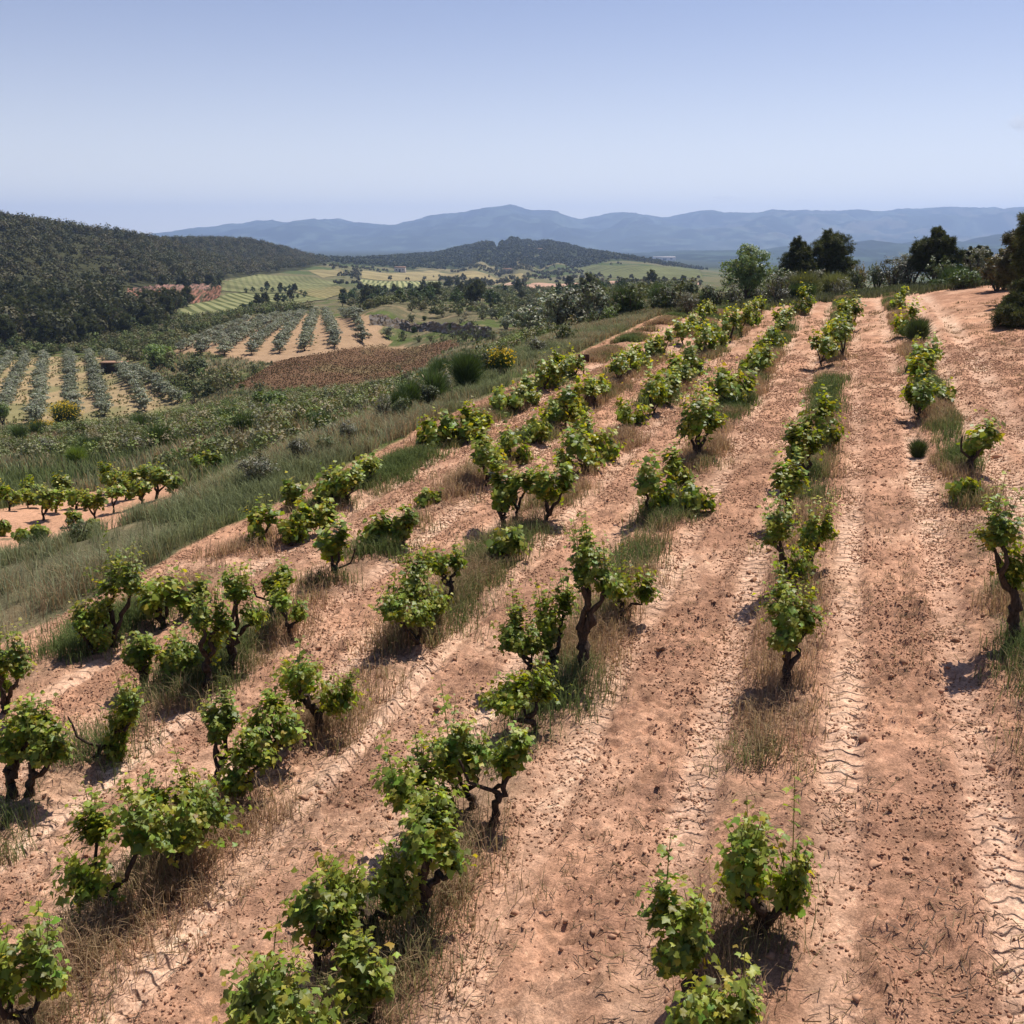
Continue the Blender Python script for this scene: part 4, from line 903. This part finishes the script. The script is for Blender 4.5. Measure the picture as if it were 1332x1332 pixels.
# grass bank
n = 34000; u = r.uniform(-6, 80, n); v = -12.6-9*r.uniform(0, 1, n)**1.25
x, y = xy_of(u, v); keep = ~inpoly(x, y, Z_TERR) & (r.random(n) < .12+.88*sstep(.38, .54, fbm(x/1.8, y/1.8, 180, 3))); P, j = tufts(u[keep], v[keep], 9, .10, r); n = len(P)
gm = sstep(.40, .64, fbm(P[:, 0]/5, P[:, 1]/5, 181, 3)+r.normal(0, .05, n)-np.clip((P[:, 1]-38)*.006, 0, .16))[:, None]
C = (np.array((.195, .215, .105))*gm+np.where(r.random((n, 1)) < .5, GRY*1.5, DRY*.95)*(1-gm))*r.uniform(.6, 1.35, (n, 1))
blades('bank_grass', P, r.uniform(.2, .58, n)*(.5+.9*fbm(P[:, 0]/3, P[:, 1]/3, 182, 2)), .004+.00045*P[:, 1], .8, C, ('tall green and grey grass on the bank beside the vines', 'grass'), r)
# scrub slope
n = 30000; yy = 30+190*r.random(n)**1.7; xx = yy*r.uniform(-.60, .22, n); uu, vv2 = uv_of(xx, yy)
keep = (vv2 < -20) | (uu > 76); keep &= ~inpoly(xx, yy, Z_BROWN) & ~inpoly(xx, yy, Z_UPGROVE) & ~inpoly(xx, yy, Z_LOWGROVE) & ~inpoly(xx, yy, Z_TERR)
P, j = tufts(uu[keep], vv2[keep], 7, .22, r); n = len(P); gm = sstep(.4, .58, fbm(P[:, 0]/7, P[:, 1]/7, 190, 3)+r.normal(0, .06, n))[:, None]
C = (np.array((.17, .20, .085))*gm+np.where(r.random((n, 1)) < .5, GRY*1.5, DRY*1.15)*(1-gm))*r.uniform(.6, 1.3, (n, 1))
blades('scrub_grass', P, r.uniform(.25, .8, n), .008+.0009*P[:, 1], .5, C, ('rough grass and low scrub on the slope', 'scrub'), r)
# crest fringe and right verge
u = np.concatenate([r.uniform(71, 80, 3200), r.uniform(20, 74, 2600)]); v = np.concatenate([r.uniform(-16, 14, 3200), 8.6+r.exponential(1.5, 2600)+np.clip((30-0)*0, 0, 1)])
P, j = tufts(u, v, 8, .15, r); n = len(P)
C = np.where(r.random((n, 1)) < .5, GRY*.8, np.array((.12, .135, .055)))*r.uniform(.6, 1.3, (n, 1))
blades('verge_grass', P, r.uniform(.15, .55, n), .05, .5, C, ('rough grass along the crest and the track verge', 'grass'), r)
# clods and stones
n = 26000; u = 2+42*r.random(n)**1.5; v = r.uniform(-12.2, 8, n); keep = r.random(n) < .25+.75*sstep(.42, .62, fbm(u/1.0, v/.7, 210, 3)); u, v = u[keep], v[keep]
x, y = xy_of(u, v); n = len(x); S = .007+.018*r.random(n)**3.2+.0004*y+np.where(r.random(n) > .975, r.uniform(.01, .04, n), 0)
ph = (1+5**.5)/2
IV = np.array([(-1, ph, 0), (1, ph, 0), (-1, -ph, 0), (1, -ph, 0), (0, -1, ph), (0, 1, ph), (0, -1, -ph), (0, 1, -ph), (ph, 0, -1), (ph, 0, 1), (-ph, 0, -1), (-ph, 0, 1)])/1.9
IF = np.array([(0,11,5),(0,5,1),(0,1,7),(0,7,10),(0,10,11),(1,5,9),(5,11,4),(11,10,2),(10,7,6),(7,1,8),(3,9,4),(3,4,2),(3,2,6),(3,6,8),(3,8,9),(4,9,5),(2,4,11),(6,2,10),(8,6,7),(9,8,1)])
V, Fc = stamp(IV*np.array([1.2, .9, .75]), IF, np.stack([x, y, gz(x, y)+S*.25], 1), rotmats(r.normal(0, .4, (n, 3))+np.array([0, 0, 1]), r.uniform(0, 6.28, n)), S)
V += r.normal(0, .30, V.shape)*np.repeat(S, 12)[:, None]
tag(mesh('clods', V, Fc, M_CLOD, col=np.repeat(np.array((.44, .245, .15))*r.uniform(.7, 1.2, (n, 1)), 12, 0)), 'clods of red earth and small stones on the soil', 'clods', kind='stuff')
n = 320000; u = 2+40*r.random(n)**1.5; v = r.uniform(-12.4, 8, n); keep = r.random(n) < .05+.95*sstep(.46, .62, fbm(u/.8, v/.5, 215, 3)); u, v = u[keep], v[keep]
x, y = xy_of(u, v); n = len(x); S = .006+.012*r.random(n)**2+.0004*y
OV = np.array([(1, 0, 0), (0, 1.1, 0), (-.9, 0, 0), (0, -1, 0), (0, 0, .8), (.1, 0, -.7)]); OF = np.array([(0,1,4),(1,2,4),(2,3,4),(3,0,4),(1,0,5),(2,1,5),(3,2,5),(0,3,5)])
V, Fc = stamp(OV, OF, np.stack([x, y, gz(x, y)+S*.2], 1), rotmats(r.normal(0, .5, (n, 3))+np.array([0, 0, 1]), r.uniform(0, 6.28, n)), S)
V += r.normal(0, .25, V.shape)*np.repeat(S, 6)[:, None]
tag(mesh('soil_crumbs', V, Fc, M_CLOD, col=np.repeat(np.array((.42, .235, .145))*r.uniform(.7, 1.2, (n, 1)), 6, 0), smooth=True), 'crumbs of red earth strewn over the soil', 'crumbs', kind='stuff')
# straw litter
n = 150000; u = 2+46*r.random(n)**1.4; v = r.uniform(-12.4, 8, n); keep = r.random(n) < sstep(.40, .66, fbm(u/.9, v/.6, 220, 4)); u, v = u[keep], v[keep]; x, y = xy_of(u, v); n = len(x)
T = np.array([(-.5, -.03, 0), (.5, -.03, 0), (.5, .03, .03), (-.5, .03, .03)])
V, Fc = stamp(T, RHF, np.stack([x, y, gz(x, y)+.016], 1), rotmats(r.normal(0, .28, (n, 3))+np.array([0, 0, 1]), r.uniform(0, 6.28, n)), r.uniform(.03, .14, n))
tag(mesh('straw', V, Fc, M_GRASS, col=np.repeat(np.where(r.random((n, 1)) < .5, DRY*.9, np.array((.17, .12, .09)))*r.uniform(.6, 1.2, (n, 1)), 4, 0)), 'dry straw and cut twigs lying on the soil', 'straw', kind='stuff')

# ------------------------------------------------------------------ small built things
def boxmesh(name, lo, hi, mat, parent=None):
    lo = np.array(lo, float); hi = np.array(hi, float)
    V = np.array([[(lo, hi)[(i >> k) & 1][k] for k in range(3)] for i in range(8)])
    Q = np.array([(0, 2, 3, 1), (4, 5, 7, 6), (0, 1, 5, 4), (2, 6, 7, 3), (0, 4, 6, 2), (1, 3, 7, 5)])
    o = mesh(name, V, Q, mat, parent=parent); b = o.modifiers.new('bevel', 'BEVEL'); b.width = min(.02, float((hi-lo).min())*.2); b.segments = 2; return o
M_RUST = barkmat('rusty_sign', (.09, .045, .03), 14); M_WOOD = barkmat('post_wood', (.16, .12, .09), 20)
P = hit(759, 486); P[2] = gz(P[0], P[1])[0]
sg_ = empty('sign', P); boxmesh('post', (-.03, -.03, -.2), (.03, .03, .78), M_WOOD, sg_); boxmesh('board', (-.22, -.065, .52), (.22, -.035, .82), M_RUST, sg_)
tag(sg_, 'small rusty brown sign on a post behind the bank-side vine row', 'sign')
M_WALL = groundmat('stone_wall', fine=False, attr=False, col=(.17, .12, .085)); M_ROOF = groundmat('clay_roof', fine=False, attr=False, col=(.33, .20, .13)); M_DARK = barkmat('door_dark', (.02, .018, .015), 3)
def house(name, px, py, w, dpt, h, wall, label, group=None, roofc=None, rot=0.0, Y=None):
    P = hit(px, py) if Y is None else at(px, py, Y)
    if Y is not None: P[2] = float(height(P[0], P[1]))
    r_ = empty(name, P); r_.rotation_euler = (0, 0, rot)
    boxmesh('wall', (-w/2, 0, -.5), (w/2, dpt, h), wall, r_)
    e = .25; V = np.array([(-w/2-e, -e, h+.02), (w/2+e, -e, h+.02), (w/2+e, dpt+e, h+.02), (-w/2-e, dpt+e, h+.02), (-w/2-e, dpt/2, h+h*.3), (w/2+e, dpt/2, h+h*.3)])
    rf = mesh('roof', V, np.array([(0, 1, 5), (0, 5, 4), (2, 3, 4), (2, 4, 5), (1, 2, 5), (3, 0, 4), (0, 3, 2), (0, 2, 1)]), roofc or M_ROOF, parent=r_)
    boxmesh('door', (-w*.08, -.03, 0), (w*.08, -.003, h*.7), M_DARK, r_)
    for sx in (-.3, .3): boxmesh('window', (w*sx-w*.05, -.03, h*.4), (w*sx+w*.05, -.003, h*.72), M_DARK, r_)
    tag(r_, label, 'house', group); return r_
M_WHITE = groundmat('white_render', fine=False, attr=False, col=(.72, .68, .62))
# low open field shelter in the lower grove
P = hit(147, 485); sh = empty('field_shelter', P)
boxmesh('wall', (-2.4, 2.2, -.3), (2.4, 2.5, 2.0), M_WALL, sh); boxmesh('wall', (-2.4, 0, -.3), (-2.1, 2.198, 2.0), M_WALL, sh); boxmesh('wall', (2.1, 0, -.3), (2.4, 2.198, 2.0), M_WALL, sh)
boxmesh('roof', (-2.6, -.2, 2.003), (2.6, 2.7, 2.2), M_ROOF, sh); tag(sh, 'low brown stone shelter open at the front among the olives', 'shelter')
house('farmhouse', 520, 354, 16, 10, 6, M_WHITE, 'pale farmhouse in the valley below the central hill, the left one')
house('farmhouse', 700, 330, 18, 10, 6, M_WHITE, 'small pale house in a clearing on the central hill', Y=2100)
house('farmhouse', 865, 328, 90, 30, 12, M_WHITE, 'long white shed far off right of the central hill', Y=4300, roofc=M_WHITE)
house('farmhouse', 660, 355, 12, 8, 5, M_WHITE, 'small pale house at the foot of the central hill')

# ------------------------------------------------------------------ clouds and haze
def cloud(px, py, d, w, h, seed, label, dens):
    c = at(px, py, d); bpy.ops.mesh.primitive_ico_sphere_add(subdivisions=3, location=c); o = bpy.context.object; o.name = 'cloud'; o.scale = (w/2, w/3, h/2)
    m, nt, out = newmat('cloud_vapour'); L = nt.links.new; tc = nd(nt, 'ShaderNodeTexCoord'); ln = nd(nt, 'ShaderNodeVectorMath', operation='LENGTH'); L(tc.outputs['Object'], ln.inputs[0])
    n = nd(nt, 'ShaderNodeTexNoise', noise_dimensions='4D'); n.inputs['Scale'].default_value = 2.2; n.inputs['Detail'].default_value = 5; n.inputs['W'].default_value = seed; L(tc.outputs['Object'], n.inputs[0])
    f = nd(nt, 'ShaderNodeMath', operation='MULTIPLY_ADD'); f.inputs[1].default_value = -1.0; f.inputs[2].default_value = .45; L(ln.outputs[1], f.inputs[0])
    g = nd(nt, 'ShaderNodeMath', operation='ADD'); L(f.outputs[0], g.inputs[0]); L(n.outputs[0], g.inputs[1])
    k = nd(nt, 'ShaderNodeMapRange'); k.inputs[1].default_value = .42; k.inputs[2].default_value = .9; k.inputs[3].default_value = 0; k.inputs[4].default_value = dens; L(g.outputs[0], k.inputs[0])
    v = nd(nt, 'ShaderNodeVolumePrincipled'); v.inputs['Color'].default_value = (1, 1, 1, 1); L(k.outputs[0], v.inputs['Density']); L(v.outputs[0], out.inputs['Volume'])
    o.data.materials.append(m); tag(o, label, 'cloud'); return o
cloud(1325, 160, 9000, 460, 300, 1, 'brightest small puff of cloud at the right edge of the sky', .008)
cloud(940, 259, 16500, 1250, 190, 2, 'faint flat cloud low above the middle of the mountains', .0014)
cloud(1045, 262, 16500, 900, 190, 3, 'faint small cloud just right of the flat one', .0014)
hz_lo, hz_hi = (-15500, -350, -140), (15500, 14600, 430)
m, nt, out = newmat('haze_air'); v = nd(nt, 'ShaderNodeVolumePrincipled'); v.inputs['Color'].default_value = (.50, .66, 1.0, 1); v.inputs['Density'].default_value = .95e-4; v.inputs['Anisotropy'].default_value = .3
nt.links.new(v.outputs[0], out.inputs['Volume'])
lo = np.array(hz_lo, float); hi = np.array(hz_hi, float)
V = np.array([[(lo, hi)[(i >> k) & 1][k] for k in range(3)] for i in range(8)])
hz = mesh('haze', V, np.array([(0, 2, 3, 1), (4, 5, 7, 6), (0, 1, 5, 4), (2, 6, 7, 3), (0, 4, 6, 2), (1, 3, 7, 5)]), m)
tag(hz, 'pale blue haze over the far valley', 'haze', kind='stuff')
